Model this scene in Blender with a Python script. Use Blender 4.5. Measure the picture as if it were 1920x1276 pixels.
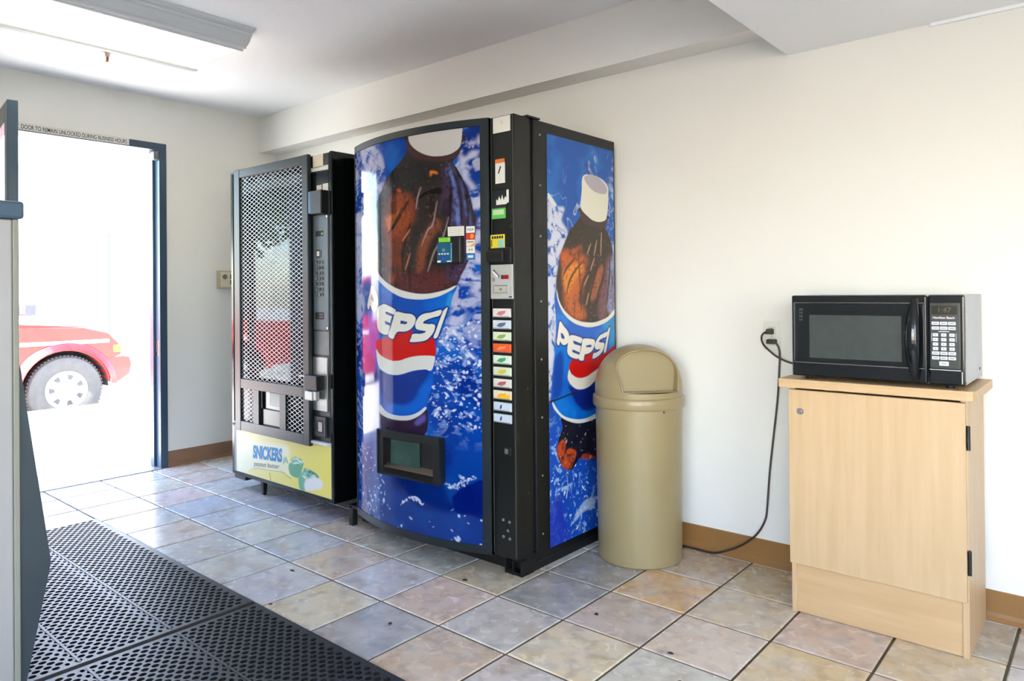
import bpy, bmesh, math, random
import numpy as np
from mathutils import Vector, Matrix

for _o in list(bpy.data.objects):
    bpy.data.objects.remove(_o)
random.seed(7)
SC = bpy.context.scene
COL = SC.collection

# ------------------------------------------------------------------ camera
cam_d = bpy.data.cameras.new('camera')
cam = bpy.data.objects.new('camera', cam_d)
COL.objects.link(cam)
cam_d.sensor_fit = 'HORIZONTAL'
cam_d.sensor_width = 36.0
cam_d.lens = 1336.21 / 1920 * 36
cam_d.shift_y = -(638 - 540.28) / 1920
cam_d.clip_start = 0.02
cam_d.clip_end = 300
YAW, PIT, ROL = 2.2763, 0.0051, -0.0088
_F = Vector((math.cos(YAW) * math.cos(PIT), math.sin(YAW) * math.cos(PIT), math.sin(PIT)))
_R0 = Vector((math.sin(YAW), -math.cos(YAW), 0))
_U0 = _R0.cross(_F)
_R = math.cos(ROL) * _R0 + math.sin(ROL) * _U0
_U = -math.sin(ROL) * _R0 + math.cos(ROL) * _U0
cam.matrix_world = Matrix(((_R.x, _U.x, -_F.x, 2.7054), (_R.y, _U.y, -_F.y, -1.6963), (_R.z, _U.z, -_F.z, 1.1399), (0, 0, 0, 1)))
SC.camera = cam

# ------------------------------------------------------------------ view, sky, sun, window fill lights
SC.view_settings.view_transform = 'Standard'
SC.view_settings.look = 'None'
SC.view_settings.gamma = 1.0
SC.view_settings.use_curve_mapping = False
SC.view_settings.exposure = 0.5

world = bpy.data.worlds.new('sky')
SC.world = world
world.use_nodes = True
_nt = world.node_tree
_nt.nodes.clear()
_sky = _nt.nodes.new('ShaderNodeTexSky')
_sky.sky_type = 'NISHITA'
_sky.sun_disc = False
_sky.sun_elevation = math.radians(52)
_sky.sun_rotation = math.radians(150)
_bg = _nt.nodes.new('ShaderNodeBackground')
_bg.inputs['Strength'].default_value = 2.2
_wo = _nt.nodes.new('ShaderNodeOutputWorld')
_nt.links.new(_sky.outputs[0], _bg.inputs[0])
_nt.links.new(_bg.outputs[0], _wo.inputs[0])


def light(name, kind, loc, direction, energy, color, size=None, size_y=None):
    d = bpy.data.lights.new(name, kind)
    d.energy = energy
    d.color = color
    if kind == 'AREA':
        d.shape = 'RECTANGLE'
        d.size, d.size_y = size, size_y
    o = bpy.data.objects.new(name, d)
    COL.objects.link(o)
    o.location = loc
    o.rotation_euler = Vector(direction).to_track_quat('-Z', 'Y').to_euler()
    return o


sun = light('sun', 'SUN', (-4, -6, 9), (-0.10, 0.60, -0.79), 38.0, (1.0, 0.95, 0.86))
sun.data.angle = math.radians(0.6)
# fill lights added just inside the two unseen windows, standing in for daylight
light('window_fill', 'AREA', (3.1, -3.12, 1.3), (0, 1, 0), 22.0, (0.95, 0.98, 1.0), 2.3, 1.45)
light('window_fill_side', 'AREA', (4.32, -1.7, 1.3), (-1, 0, 0), 14.0, (0.93, 0.97, 1.0), 1.3, 1.45)
# ------------------------------------------------------------------ helpers
T = 0.305            # tile pitch
W = 1.234            # back wall face (y)
D = -2.107           # door wall face (x)
XR, YF = 4.4, -3.2   # far side walls (behind the camera)
CEIL = 2.44


def lin(c):
    return tuple((v / 255 / 12.92) if v / 255 <= 0.04045 else ((v / 255 + 0.055) / 1.055) ** 2.4 for v in c)


MATS = {}


def mat(name, rgb=(128, 128, 128), rough=0.5, metal=0.0, spec=0.5, coat=0.0, emit=None, estr=0.0, noise=0.0, nscale=20.0,
        bump=0.0, bscale=60.0, stretch=(1, 1, 1), rgb2=None):
    if name in MATS:
        return MATS[name]
    m = bpy.data.materials.new(name)
    m.use_nodes = True
    nt = m.node_tree
    p = nt.nodes['Principled BSDF']
    c = lin(rgb)
    p.inputs['Base Color'].default_value = (*c, 1)
    p.inputs['Roughness'].default_value = rough
    p.inputs['Metallic'].default_value = metal
    p.inputs['Specular IOR Level'].default_value = spec
    p.inputs['Coat Weight'].default_value = coat
    p.inputs['Coat Roughness'].default_value = 0.04
    if emit:
        p.inputs['Emission Color'].default_value = (*lin(emit), 1)
        p.inputs['Emission Strength'].default_value = estr
    tc = nt.nodes.new('ShaderNodeTexCoord')
    mp = nt.nodes.new('ShaderNodeMapping')
    mp.inputs['Scale'].default_value = stretch
    nt.links.new(tc.outputs['Object'], mp.inputs['Vector'])
    if noise > 0:
        n = nt.nodes.new('ShaderNodeTexNoise')
        n.inputs['Scale'].default_value = nscale
        n.inputs['Detail'].default_value = 5
        nt.links.new(mp.outputs[0], n.inputs['Vector'])
        r = nt.nodes.new('ShaderNodeValToRGB')
        r.color_ramp.elements[0].position = 0.3
        r.color_ramp.elements[1].position = 0.7
        c2 = lin(rgb2) if rgb2 else tuple(v * (1 - noise) for v in c)
        r.color_ramp.elements[0].color = (*c2, 1)
        r.color_ramp.elements[1].color = (*c, 1)
        nt.links.new(n.outputs['Fac'], r.inputs['Fac'])
        nt.links.new(r.outputs[0], p.inputs['Base Color'])
    if bump > 0:
        n2 = nt.nodes.new('ShaderNodeTexNoise')
        n2.inputs['Scale'].default_value = bscale
        n2.inputs['Detail'].default_value = 3
        nt.links.new(tc.outputs['Object'], n2.inputs['Vector'])
        b = nt.nodes.new('ShaderNodeBump')
        b.inputs['Strength'].default_value = bump
        b.inputs['Distance'].default_value = 0.004
        nt.links.new(n2.outputs['Fac'], b.inputs['Height'])
        nt.links.new(b.outputs[0], p.inputs['Normal'])
    MATS[name] = m
    return m


def print_mat(name, rough, coat=0.0, spec=0.5):
    """printed sheet: colours come from the mesh's own colour attribute"""
    m = bpy.data.materials.new(name)
    m.use_nodes = True
    nt = m.node_tree
    p = nt.nodes['Principled BSDF']
    a = nt.nodes.new('ShaderNodeVertexColor')
    a.layer_name = 'ink'
    nt.links.new(a.outputs['Color'], p.inputs['Base Color'])
    p.inputs['Roughness'].default_value = rough
    p.inputs['Specular IOR Level'].default_value = spec
    p.inputs['Coat Weight'].default_value = coat
    p.inputs['Coat Roughness'].default_value = 0.03
    return m


def glass_mat(name, tint=(246, 246, 248), refl=0.02, rough=0.0, top=0.6):
    """thin clear pane: mostly see-through, mirror-like towards grazing angles"""
    m = bpy.data.materials.new(name)
    m.use_nodes = True
    nt = m.node_tree
    nt.nodes.clear()
    tr = nt.nodes.new('ShaderNodeBsdfTransparent')
    tr.inputs[0].default_value = (*lin(tint), 1)
    gl = nt.nodes.new('ShaderNodeBsdfGlossy')
    gl.inputs['Roughness'].default_value = rough
    lw = nt.nodes.new('ShaderNodeLayerWeight')
    lw.inputs['Blend'].default_value = 0.35
    mr = nt.nodes.new('ShaderNodeMapRange')
    mr.inputs['To Min'].default_value = refl
    mr.inputs['To Max'].default_value = top
    mx = nt.nodes.new('ShaderNodeMixShader')
    out = nt.nodes.new('ShaderNodeOutputMaterial')
    nt.links.new(lw.outputs['Fresnel'], mr.inputs['Value'])
    nt.links.new(mr.outputs[0], mx.inputs[0])
    nt.links.new(tr.outputs[0], mx.inputs[1])
    nt.links.new(gl.outputs[0], mx.inputs[2])
    nt.links.new(mx.outputs[0], out.inputs[0])
    return m


ORIGIN = {}


class MB:
    """collects boxes, prisms, tubes and sheets into one mesh"""

    def __init__(self):
        self.v, self.f = [], []

    def add(self, v, f):
        o = len(self.v)
        self.v += [tuple(p) for p in v]
        self.f += [tuple(i + o for i in q) for q in f]
        return self

    def box(self, x0, x1, y0, y1, z0, z1, b=0.0):
        x0, x1 = min(x0, x1), max(x0, x1)
        y0, y1 = min(y0, y1), max(y0, y1)
        z0, z1 = min(z0, z1), max(z0, z1)
        b = min(b, (x1 - x0) * 0.45, (y1 - y0) * 0.45, (z1 - z0) * 0.45)
        if b <= 0:
            v = [(x, y, z) for z in (z0, z1) for y in (y0, y1) for x in (x0, x1)]
            return self.add(v, [(0, 2, 3, 1), (4, 5, 7, 6), (0, 1, 5, 4), (2, 6, 7, 3), (0, 4, 6, 2), (1, 3, 7, 5)])
        bm = bmesh.new()
        bmesh.ops.create_cube(bm, size=1)
        for q in bm.verts:
            q.co = Vector((x0 + (q.co.x + .5) * (x1 - x0), y0 + (q.co.y + .5) * (y1 - y0), z0 + (q.co.z + .5) * (z1 - z0)))
        bmesh.ops.bevel(bm, geom=bm.edges[:], offset=b, segments=2, profile=0.5, affect='EDGES')
        return self.bm(bm)

    def bm(self, bm, M=None):
        bm.verts.index_update()
        self.add([tuple((M @ q.co) if M else q.co) for q in bm.verts], [[q.index for q in fc.verts] for fc in bm.faces])
        bm.free()
        return self

    def prism(self, poly, axis, lo, hi):
        """extrude a 2-D polygon: axis 'x' takes (y,z), 'y' takes (x,z), 'z' takes (x,y)"""
        def P(a, c, t):
            return {'x': (t, a, c), 'y': (a, t, c), 'z': (a, c, t)}[axis]
        n = len(poly)
        v = [P(a, c, lo) for a, c in poly] + [P(a, c, hi) for a, c in poly]
        f = [tuple(range(n))[::-1], tuple(range(n, 2 * n))]
        f += [(i, (i + 1) % n, n + (i + 1) % n, n + i) for i in range(n)]
        return self.add(v, f)

    def cyl(self, p0, p1, r0, r1=None, n=20):
        p0, p1 = Vector(p0), Vector(p1)
        r1 = r0 if r1 is None else r1
        d = (p1 - p0).normalized()
        a = d.orthogonal().normalized()
        c = d.cross(a)
        v = []
        for p, r in ((p0, r0), (p1, r1)):
            for i in range(n):
                t = 2 * math.pi * i / n
                v.append(p + r * (math.cos(t) * a + math.sin(t) * c))
        f = [tuple(range(n))[::-1], tuple(range(n, 2 * n))]
        f += [(i, (i + 1) % n, n + (i + 1) % n, n + i) for i in range(n)]
        return self.add(v, f)

    def tube(self, pts, r, n=8, sub=6):
        pts = [Vector(p) for p in pts]
        q = []
        m = len(pts)
        for i in range(m - 1):
            p0, p1, p2, p3 = pts[max(i - 1, 0)], pts[i], pts[i + 1], pts[min(i + 2, m - 1)]
            for k in range(sub):
                t = k / sub
                q.append(0.5 * ((2 * p1) + (p2 - p0) * t + (2 * p0 - 5 * p1 + 4 * p2 - p3) * t * t + (3 * p1 - p0 - 3 * p2 + p3) * t ** 3))
        q.append(pts[-1])
        v, f = [], []
        a = None
        for i, p in enumerate(q):
            d = (q[min(i + 1, len(q) - 1)] - q[max(i - 1, 0)]).normalized()
            a = d.orthogonal().normalized() if a is None else (a - d * a.dot(d)).normalized()
            c = d.cross(a)
            for k in range(n):
                t = 2 * math.pi * k / n
                v.append(p + r * (math.cos(t) * a + math.sin(t) * c))
        for i in range(len(q) - 1):
            for k in range(n):
                f.append((i * n + k, i * n + (k + 1) % n, (i + 1) * n + (k + 1) % n, (i + 1) * n + k))
        f += [tuple(range(n))[::-1], tuple(range(len(q) * n - n, len(q) * n))]
        return self.add(v, f)

    def lathe(self, prof, cx, cy, n=64, a0=0.0, a1=2 * math.pi):
        full = abs(a1 - a0 - 2 * math.pi) < 1e-6
        k = n if full else n + 1
        v, f = [], []
        for r, z in prof:
            for i in range(k):
                t = a0 + (a1 - a0) * i / n
                v.append((cx + r * math.cos(t), cy + r * math.sin(t), z))
        for j in range(len(prof) - 1):
            for i in range(n):
                f.append((j * k + i, j * k + (i + 1) % k, (j + 1) * k + (i + 1) % k, (j + 1) * k + i))
        return self.add(v, f)

    def ring(self, x0, x1, z0, z1, w, y0, y1, wz=None):
        wz = w if wz is None else wz
        self.box(x0, x0 + w, y0, y1, z0, z1)
        self.box(x1 - w, x1, y0, y1, z0, z1)
        self.box(x0 + w, x1 - w, y0, y1, z0, z0 + wz)
        self.box(x0 + w, x1 - w, y0, y1, z1 - wz, z1)
        return self

    def obj(self, name, m, parent=None, smooth=False, M=None, origin=None):
        o = ORIGIN.get(parent.name, (0, 0, 0)) if parent else (0, 0, 0)
        if origin is not None:
            o = origin
        vs = self.v
        if M is not None:
            vs = [tuple(M @ Vector(p)) for p in vs]
        me = bpy.data.meshes.new(name)
        me.from_pydata([(p[0] - o[0], p[1] - o[1], p[2] - o[2]) for p in vs], [], self.f)
        me.update()
        if smooth:
            me.polygons.foreach_set('use_smooth', [True] * len(me.polygons))
            if smooth != 'all':
                try:
                    me.set_sharp_from_angle(angle=math.radians(38))
                except Exception:
                    pass
        if m:
            me.materials.append(m)
        ob = bpy.data.objects.new(name, me)
        COL.objects.link(ob)
        if parent:
            ob.parent = parent
            ORIGIN[ob.name] = ORIGIN.get(parent.name, (0, 0, 0))
        else:
            if origin is not None:
                ob.location = origin
            ORIGIN[ob.name] = o
        return ob


def thing(name, label, cat, base, group=None):
    o = bpy.data.objects.new(name, None)
    COL.objects.link(o)
    o.location = base
    o.empty_display_size = 0.1
    ORIGIN[o.name] = tuple(base)
    return tag(o, label, cat, group)


def tag(o, label, cat, group=None):
    o['label'] = label
    o['category'] = cat
    if group:
        o['group'] = group
    return o


def struct(o):
    o['kind'] = 'structure'
    return o


def text(name, body, m, parent, origin, xdir, zdir, height, width=None, bold=0.0, shear=0.0, extrude=0.0003):
    """lettering as thin raised letters; origin is the lower left corner"""
    cu = bpy.data.curves.new(name, 'FONT')
    cu.body = body
    cu.size = 1.0
    cu.offset = bold
    cu.shear = shear
    cu.extrude = 0.0
    to = bpy.data.objects.new(name + '_tmp', cu)
    COL.objects.link(to)
    bpy.context.view_layer.update()
    me0 = bpy.data.meshes.new_from_object(to)
    vs = [v.co.copy() for v in me0.vertices]
    fs = [tuple(p.vertices) for p in me0.polygons]
    bpy.data.objects.remove(to)
    bpy.data.curves.remove(cu)
    xs, ys = [v.x for v in vs], [v.y for v in vs]
    lx, hx, ly, hy = min(xs), max(xs), min(ys), max(ys)
    sy = height / (hy - ly)
    sx = (width / (hx - lx)) if width else sy
    X, Z, O = Vector(xdir).normalized(), Vector(zdir).normalized(), Vector(origin)
    mb = MB()
    mb.add([O + X * ((v.x - lx) * sx) + Z * ((v.y - ly) * sy) for v in vs], fs)
    return mb.obj(name, m, parent)

# outlines of the printed artwork, in metres on each printed sheet
ART = {
 'FRONT': {
  'cap': [(0.351, 1.855), (0.364, 1.823), (0.367, 1.800), (0.381, 1.778), (0.411, 1.753), (0.454, 1.730), (0.499, 1.716), (0.541, 1.712), (0.583, 1.714), (0.614, 1.725), (0.632, 1.739), (0.641, 1.762), (0.647, 1.819), (0.651, 1.841)],
  'bottle': [(0.353, 1.829), (0.353, 1.793), (0.358, 1.756), (0.333, 1.730), (0.294, 1.702), (0.252, 1.678), (0.214, 1.649), (0.194, 1.629), (0.166, 1.594), (0.137, 1.559), (0.113, 1.523), (0.092, 1.458), (0.076, 1.450), (0.064, 1.374), (0.065, 1.316), (0.077, 1.276), (0.132, 1.232), (0.194, 1.186), (0.275, 1.155), (0.348, 1.138), (0.414, 1.129), (0.461, 1.129), (0.514, 1.133), (0.565, 1.145), (0.613, 1.167), (0.632, 1.204), (0.663, 1.258), (0.681, 1.309), (0.696, 1.360), (0.702, 1.411), (0.701, 1.462), (0.694, 1.462), (0.683, 1.514), (0.666, 1.567), (0.644, 1.613), (0.621, 1.653), (0.602, 1.683), (0.633, 1.715), (0.637, 1.745), (0.642, 1.793)],
  'ring': [(0.353, 1.800), (0.358, 1.760), (0.401, 1.722), (0.453, 1.705), (0.520, 1.691), (0.574, 1.689), (0.614, 1.703), (0.637, 1.728), (0.634, 1.746), (0.614, 1.725), (0.583, 1.714), (0.541, 1.712), (0.499, 1.716), (0.454, 1.730), (0.411, 1.753), (0.381, 1.778), (0.366, 1.800)],
  'b_orange': [(0.244, 1.571), (0.326, 1.585), (0.399, 1.535), (0.387, 1.436), (0.372, 1.447), (0.350, 1.376), (0.323, 1.323), (0.322, 1.250), (0.276, 1.188), (0.214, 1.197), (0.199, 1.310), (0.194, 1.422), (0.199, 1.515)],
  'b_bright': [(0.205, 1.477), (0.291, 1.493), (0.325, 1.505), (0.336, 1.474), (0.302, 1.481), (0.249, 1.419), (0.224, 1.420), (0.205, 1.474)],
  'b_streak': [(0.518, 1.452), (0.543, 1.419), (0.495, 1.369), (0.468, 1.317), (0.448, 1.246), (0.410, 1.229), (0.421, 1.336), (0.473, 1.412)],
  'b_low': [(0.221, 1.204), (0.424, 1.229), (0.537, 1.233), (0.597, 1.190), (0.557, 1.156), (0.447, 1.139), (0.321, 1.155)],
  'b_purple': [(0.545, 1.657), (0.582, 1.660), (0.658, 1.550), (0.682, 1.420), (0.701, 1.428), (0.681, 1.292), (0.632, 1.190), (0.566, 1.208), (0.583, 1.330), (0.572, 1.470), (0.543, 1.488), (0.553, 1.593)],
  'b_lav1': [(0.566, 1.662), (0.594, 1.670), (0.628, 1.570), (0.634, 1.422), (0.599, 1.399), (0.584, 1.469), (0.597, 1.555)],
  'b_lav2': [(0.636, 1.621), (0.658, 1.568), (0.682, 1.420), (0.686, 1.395), (0.657, 1.465), (0.650, 1.534)],
  'b_dark': [(0.401, 1.535), (0.428, 1.554), (0.488, 1.574), (0.540, 1.580), (0.540, 1.552), (0.475, 1.557), (0.428, 1.540), (0.408, 1.530)],
  'b_black': [(0.270, 1.687), (0.380, 1.710), (0.520, 1.680), (0.540, 1.594), (0.409, 1.606), (0.353, 1.575), (0.251, 1.585), (0.227, 1.632)],
  'b_flame': [(0.489, 1.655), (0.520, 1.649), (0.526, 1.637), (0.502, 1.643), (0.489, 1.630)],
  'b_flame2': [(0.287, 1.600), (0.315, 1.590), (0.312, 1.579), (0.295, 1.584)],
  'band': [(0.066, 1.323), (0.077, 1.284), (0.132, 1.234), (0.195, 1.193), (0.275, 1.162), (0.348, 1.145), (0.414, 1.136), (0.461, 1.135), (0.514, 1.141), (0.565, 1.152), (0.611, 1.169), (0.599, 1.155), (0.569, 1.140), (0.523, 1.123), (0.470, 1.114), (0.413, 1.111), (0.331, 1.118), (0.263, 1.137), (0.194, 1.167), (0.124, 1.210), (0.085, 1.253), (0.071, 1.292)],
  'label': [(0.065, 1.316), (0.132, 1.236), (0.264, 1.159), (0.414, 1.125), (0.514, 1.132), (0.613, 1.167), (0.595, 1.123), (0.581, 1.078), (0.559, 1.012), (0.538, 0.969), (0.515, 0.933), (0.512, 0.867), (0.500, 0.820), (0.491, 0.767), (0.456, 0.654), (0.418, 0.626), (0.336, 0.600), (0.256, 0.595), (0.186, 0.609), (0.148, 0.631), (0.138, 0.699), (0.131, 0.725), (0.117, 0.800), (0.079, 0.855), (0.046, 0.930), (0.034, 1.035), (0.026, 1.085), (0.036, 1.122), (0.055, 1.200)],
  'l_bright': [(0.595, 1.137), (0.593, 1.116), (0.576, 1.071), (0.564, 1.078), (0.569, 1.113), (0.581, 1.137)],
  'l_bright2': [(0.186, 0.613), (0.245, 0.649), (0.315, 0.647), (0.379, 0.669), (0.419, 0.712), (0.457, 0.754), (0.484, 0.777), (0.493, 0.760), (0.466, 0.698), (0.447, 0.657), (0.398, 0.631), (0.314, 0.609), (0.244, 0.605)],
  'ball': [(0.125, 0.796), (0.221, 0.778), (0.294, 0.781), (0.380, 0.803), (0.444, 0.812), (0.476, 0.810), (0.457, 0.775), (0.419, 0.730), (0.379, 0.676), (0.315, 0.652), (0.238, 0.646), (0.194, 0.655), (0.153, 0.700)],
  'red': [(0.115, 0.918), (0.149, 0.931), (0.217, 0.945), (0.296, 0.963), (0.372, 0.980), (0.382, 0.958), (0.366, 0.929), (0.445, 0.931), (0.482, 0.947), (0.497, 0.951), (0.506, 0.930), (0.509, 0.898), (0.505, 0.868), (0.485, 0.872), (0.444, 0.872), (0.401, 0.867), (0.350, 0.857), (0.295, 0.842), (0.241, 0.839), (0.196, 0.847), (0.148, 0.859), (0.119, 0.880)],
  'wave': [(0.505, 0.869), (0.501, 0.842), (0.485, 0.811), (0.453, 0.814), (0.410, 0.809), (0.370, 0.801), (0.316, 0.786), (0.271, 0.778), (0.215, 0.779), (0.182, 0.786), (0.147, 0.798), (0.125, 0.827), (0.115, 0.884), (0.148, 0.861), (0.196, 0.847), (0.241, 0.840), (0.295, 0.843), (0.350, 0.858), (0.401, 0.868), (0.444, 0.872), (0.485, 0.873)],
  'P1': [(0.074, 1.176), (0.104, 1.160), (0.130, 1.122), (0.134, 1.091), (0.118, 1.061), (0.100, 1.053), (0.078, 1.064), (0.059, 1.083), (0.044, 1.064), (0.030, 1.079), (0.040, 1.110), (0.058, 1.145)],
  'P1h': [(0.077, 1.137), (0.097, 1.118), (0.100, 1.099), (0.083, 1.099), (0.070, 1.114)],
  'E': [(0.137, 1.075), (0.166, 1.087), (0.196, 1.089), (0.270, 1.066), (0.259, 1.044), (0.244, 1.032), (0.234, 1.013), (0.224, 0.975), (0.208, 0.954), (0.164, 0.958), (0.135, 0.972), (0.124, 1.002), (0.127, 1.048)],
  'E1': [(0.196, 1.055), (0.206, 1.057), (0.259, 1.044), (0.255, 1.034), (0.199, 1.046)],
  'E2': [(0.191, 1.014), (0.199, 1.015), (0.238, 1.004), (0.234, 0.994), (0.192, 1.002)],
  'P2': [(0.274, 1.056), (0.331, 1.051), (0.373, 1.048), (0.393, 1.039), (0.400, 1.027), (0.395, 1.009), (0.380, 0.991), (0.356, 0.977), (0.324, 0.971), (0.288, 0.970), (0.270, 0.958), (0.252, 0.937), (0.217, 0.949), (0.234, 0.983), (0.253, 1.021)],
  'P2h': [(0.307, 1.020), (0.349, 1.014), (0.349, 1.009), (0.338, 1.003), (0.302, 1.005)],
  'S': [(0.539, 1.067), (0.531, 1.044), (0.496, 1.035), (0.455, 1.022), (0.443, 1.010), (0.469, 1.007), (0.496, 1.007), (0.507, 1.000), (0.502, 0.979), (0.486, 0.958), (0.459, 0.939), (0.421, 0.931), (0.366, 0.928), (0.374, 0.947), (0.382, 0.962), (0.421, 0.964), (0.450, 0.969), (0.457, 0.977), (0.436, 0.979), (0.407, 0.984), (0.398, 0.998), (0.403, 1.016), (0.422, 1.038), (0.451, 1.051), (0.487, 1.056)],
  'I': [(0.570, 1.078), (0.564, 1.057), (0.551, 1.026), (0.536, 0.990), (0.517, 0.951), (0.499, 0.951), (0.513, 0.983), (0.530, 1.022), (0.545, 1.053), (0.550, 1.064)],
  'band2': [(0.145, 0.635), (0.186, 0.613), (0.225, 0.603), (0.286, 0.601), (0.336, 0.606), (0.378, 0.615), (0.418, 0.633), (0.451, 0.655), (0.455, 0.644), (0.418, 0.615), (0.367, 0.592), (0.314, 0.583), (0.256, 0.580), (0.193, 0.584), (0.144, 0.599)],
  'foot': [(0.144, 0.599), (0.193, 0.584), (0.256, 0.580), (0.314, 0.583), (0.367, 0.592), (0.418, 0.615), (0.456, 0.644), (0.467, 0.609), (0.450, 0.540), (0.367, 0.524), (0.224, 0.524), (0.164, 0.512)],
  'f_lav': [(0.388, 0.580), (0.418, 0.608), (0.446, 0.622), (0.451, 0.597), (0.407, 0.571)],
  'circ': [(0.585, 0.285), (0.609, 0.313), (0.639, 0.340), (0.673, 0.354), (0.726, 0.368), (0.725, 0.227), (0.664, 0.226), (0.604, 0.229)],
  'deep': [(0.228, 0.316), (0.365, 0.343), (0.506, 0.345), (0.545, 0.329), (0.573, 0.273), (0.600, 0.229), (0.461, 0.215), (0.394, 0.225), (0.332, 0.258), (0.270, 0.268)],
  'crest': [(0.545, 0.350), (0.561, 0.331), (0.581, 0.323), (0.624, 0.335), (0.658, 0.363), (0.688, 0.376), (0.680, 0.389), (0.651, 0.366), (0.629, 0.391), (0.617, 0.386), (0.632, 0.364), (0.581, 0.334), (0.561, 0.342)],
  'lace': [(0.287, 0.205), (0.321, 0.237), (0.364, 0.259), (0.404, 0.263), (0.428, 0.252), (0.438, 0.239), (0.428, 0.231), (0.404, 0.245), (0.364, 0.249), (0.332, 0.232)],
  's1': [(0.580, 1.455), (0.551, 1.373), (0.508, 1.315), (0.485, 1.263), (0.471, 1.228)],
  's2': [(0.523, 1.525), (0.500, 1.429), (0.473, 1.405), (0.435, 1.336)],
  's3': [(0.438, 1.592), (0.418, 1.548), (0.408, 1.498)],
  's4': [(0.371, 1.313), (0.355, 1.274), (0.338, 1.238)],
  's5': [(0.372, 1.415), (0.323, 1.366)],
  'd1': [(0.590, 1.673), (0.617, 1.602), (0.635, 1.517), (0.638, 1.422)],
  'd2': [(0.574, 1.647), (0.593, 1.572), (0.580, 1.425), (0.567, 1.365), (0.516, 1.262)],
  'd3': [(0.325, 1.512), (0.267, 1.444), (0.223, 1.402)],
  'd4': [(0.368, 1.545), (0.302, 1.470), (0.249, 1.419)],
  'd5': [(0.377, 1.447), (0.345, 1.376), (0.323, 1.312), (0.322, 1.231)],
  'd6': [(0.610, 1.672), (0.651, 1.585), (0.668, 1.481), (0.668, 1.420)],
  'lave1': [(0.600, 1.092), (0.646, 1.088), (0.646, 1.013), (0.634, 0.950), (0.595, 0.963), (0.559, 0.956), (0.568, 0.994)],
  'ulav1': [(0.633, 1.718), (0.656, 1.695), (0.685, 1.720), (0.714, 1.711), (0.692, 1.665), (0.670, 1.618), (0.705, 1.565), (0.726, 1.512), (0.712, 1.478), (0.683, 1.494), (0.677, 1.566), (0.651, 1.603), (0.633, 1.656)],
  'ulav2': [(0.700, 1.746), (0.718, 1.782), (0.728, 1.785), (0.728, 1.734), (0.710, 1.728)],
  'ulav3': [(-0.024, 1.815), (0.078, 1.821), (0.162, 1.776), (0.195, 1.719), (0.201, 1.635), (0.159, 1.595), (0.100, 1.655), (0.023, 1.713), (-0.015, 1.766)],
  'llav': [(-0.088, 1.525), (0.010, 1.503), (0.046, 1.453), (0.007, 1.350), (-0.035, 1.297), (-0.095, 1.243), (-0.096, 1.182), (-0.007, 1.122), (-0.019, 1.043), (-0.101, 1.010), (-0.108, 1.243), (-0.104, 1.405)],
  'rlav': [(0.704, 1.411), (0.727, 1.427), (0.725, 1.168), (0.673, 1.169), (0.628, 1.179), (0.659, 1.251)],
 },
 'SIDE': {
  'cap': [(0.938, 1.653), (0.959, 1.664), (0.995, 1.667), (1.044, 1.667), (1.100, 1.655), (1.135, 1.634), (1.144, 1.603), (1.139, 1.528), (1.129, 1.489), (1.116, 1.470), (1.065, 1.458), (1.010, 1.463), (0.968, 1.480), (0.938, 1.495), (0.921, 1.510), (0.918, 1.530), (0.928, 1.591), (0.929, 1.628)],
  'captop': [(0.947, 1.647), (0.971, 1.662), (1.019, 1.668), (1.068, 1.661), (1.112, 1.638), (1.134, 1.613), (1.118, 1.593), (1.067, 1.590), (1.018, 1.597), (0.976, 1.617)],
  'bottle': [(0.912, 1.509), (0.915, 1.476), (0.874, 1.436), (0.834, 1.404), (0.805, 1.363), (0.783, 1.330), (0.766, 1.303), (0.757, 1.275), (0.743, 1.227), (0.733, 1.179), (0.737, 1.137), (0.750, 1.101), (0.773, 1.069), (0.806, 1.042), (0.850, 1.018), (0.907, 1.001), (0.966, 0.993), (1.026, 0.993), (1.089, 1.002), (1.133, 1.015), (1.193, 1.041), (1.202, 1.198), (1.194, 1.306), (1.184, 1.305), (1.166, 1.367), (1.140, 1.408), (1.115, 1.435), (1.129, 1.468), (1.139, 1.493)],
  'b_orange': [(0.782, 1.266), (0.871, 1.295), (0.965, 1.298), (0.952, 1.230), (0.933, 1.163), (0.914, 1.096), (0.960, 1.027), (0.913, 1.012), (0.839, 1.034), (0.790, 1.081), (0.786, 1.163), (0.781, 1.211)],
  'b_bright': [(0.787, 1.227), (0.871, 1.262), (0.940, 1.247), (0.881, 1.202), (0.841, 1.156), (0.813, 1.130), (0.791, 1.169)],
  'b_streak': [(1.074, 1.260), (1.105, 1.243), (1.086, 1.198), (1.053, 1.128), (0.997, 1.094), (0.986, 1.135), (1.024, 1.204)],
  'b_purple': [(1.125, 1.286), (1.191, 1.306), (1.193, 1.056), (1.153, 1.035), (1.057, 1.007), (1.059, 1.128), (1.111, 1.215)],
  'b_lav': [(1.138, 1.251), (1.198, 1.306), (1.193, 1.048), (1.128, 1.047), (1.136, 1.145)],
  'b_black': [(0.873, 1.420), (0.967, 1.453), (1.090, 1.433), (1.113, 1.303), (1.000, 1.279), (0.965, 1.291), (0.855, 1.353), (0.816, 1.318), (0.811, 1.364)],
  'b_top': [(0.912, 1.506), (0.944, 1.492), (1.004, 1.462), (1.065, 1.456), (1.129, 1.474), (1.115, 1.435), (1.040, 1.430), (0.955, 1.442), (0.920, 1.470)],
  'b_fl': [(0.772, 1.316), (0.805, 1.327), (0.872, 1.327), (0.918, 1.355), (0.923, 1.297), (0.871, 1.275), (0.787, 1.253), (0.766, 1.272)],
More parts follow.
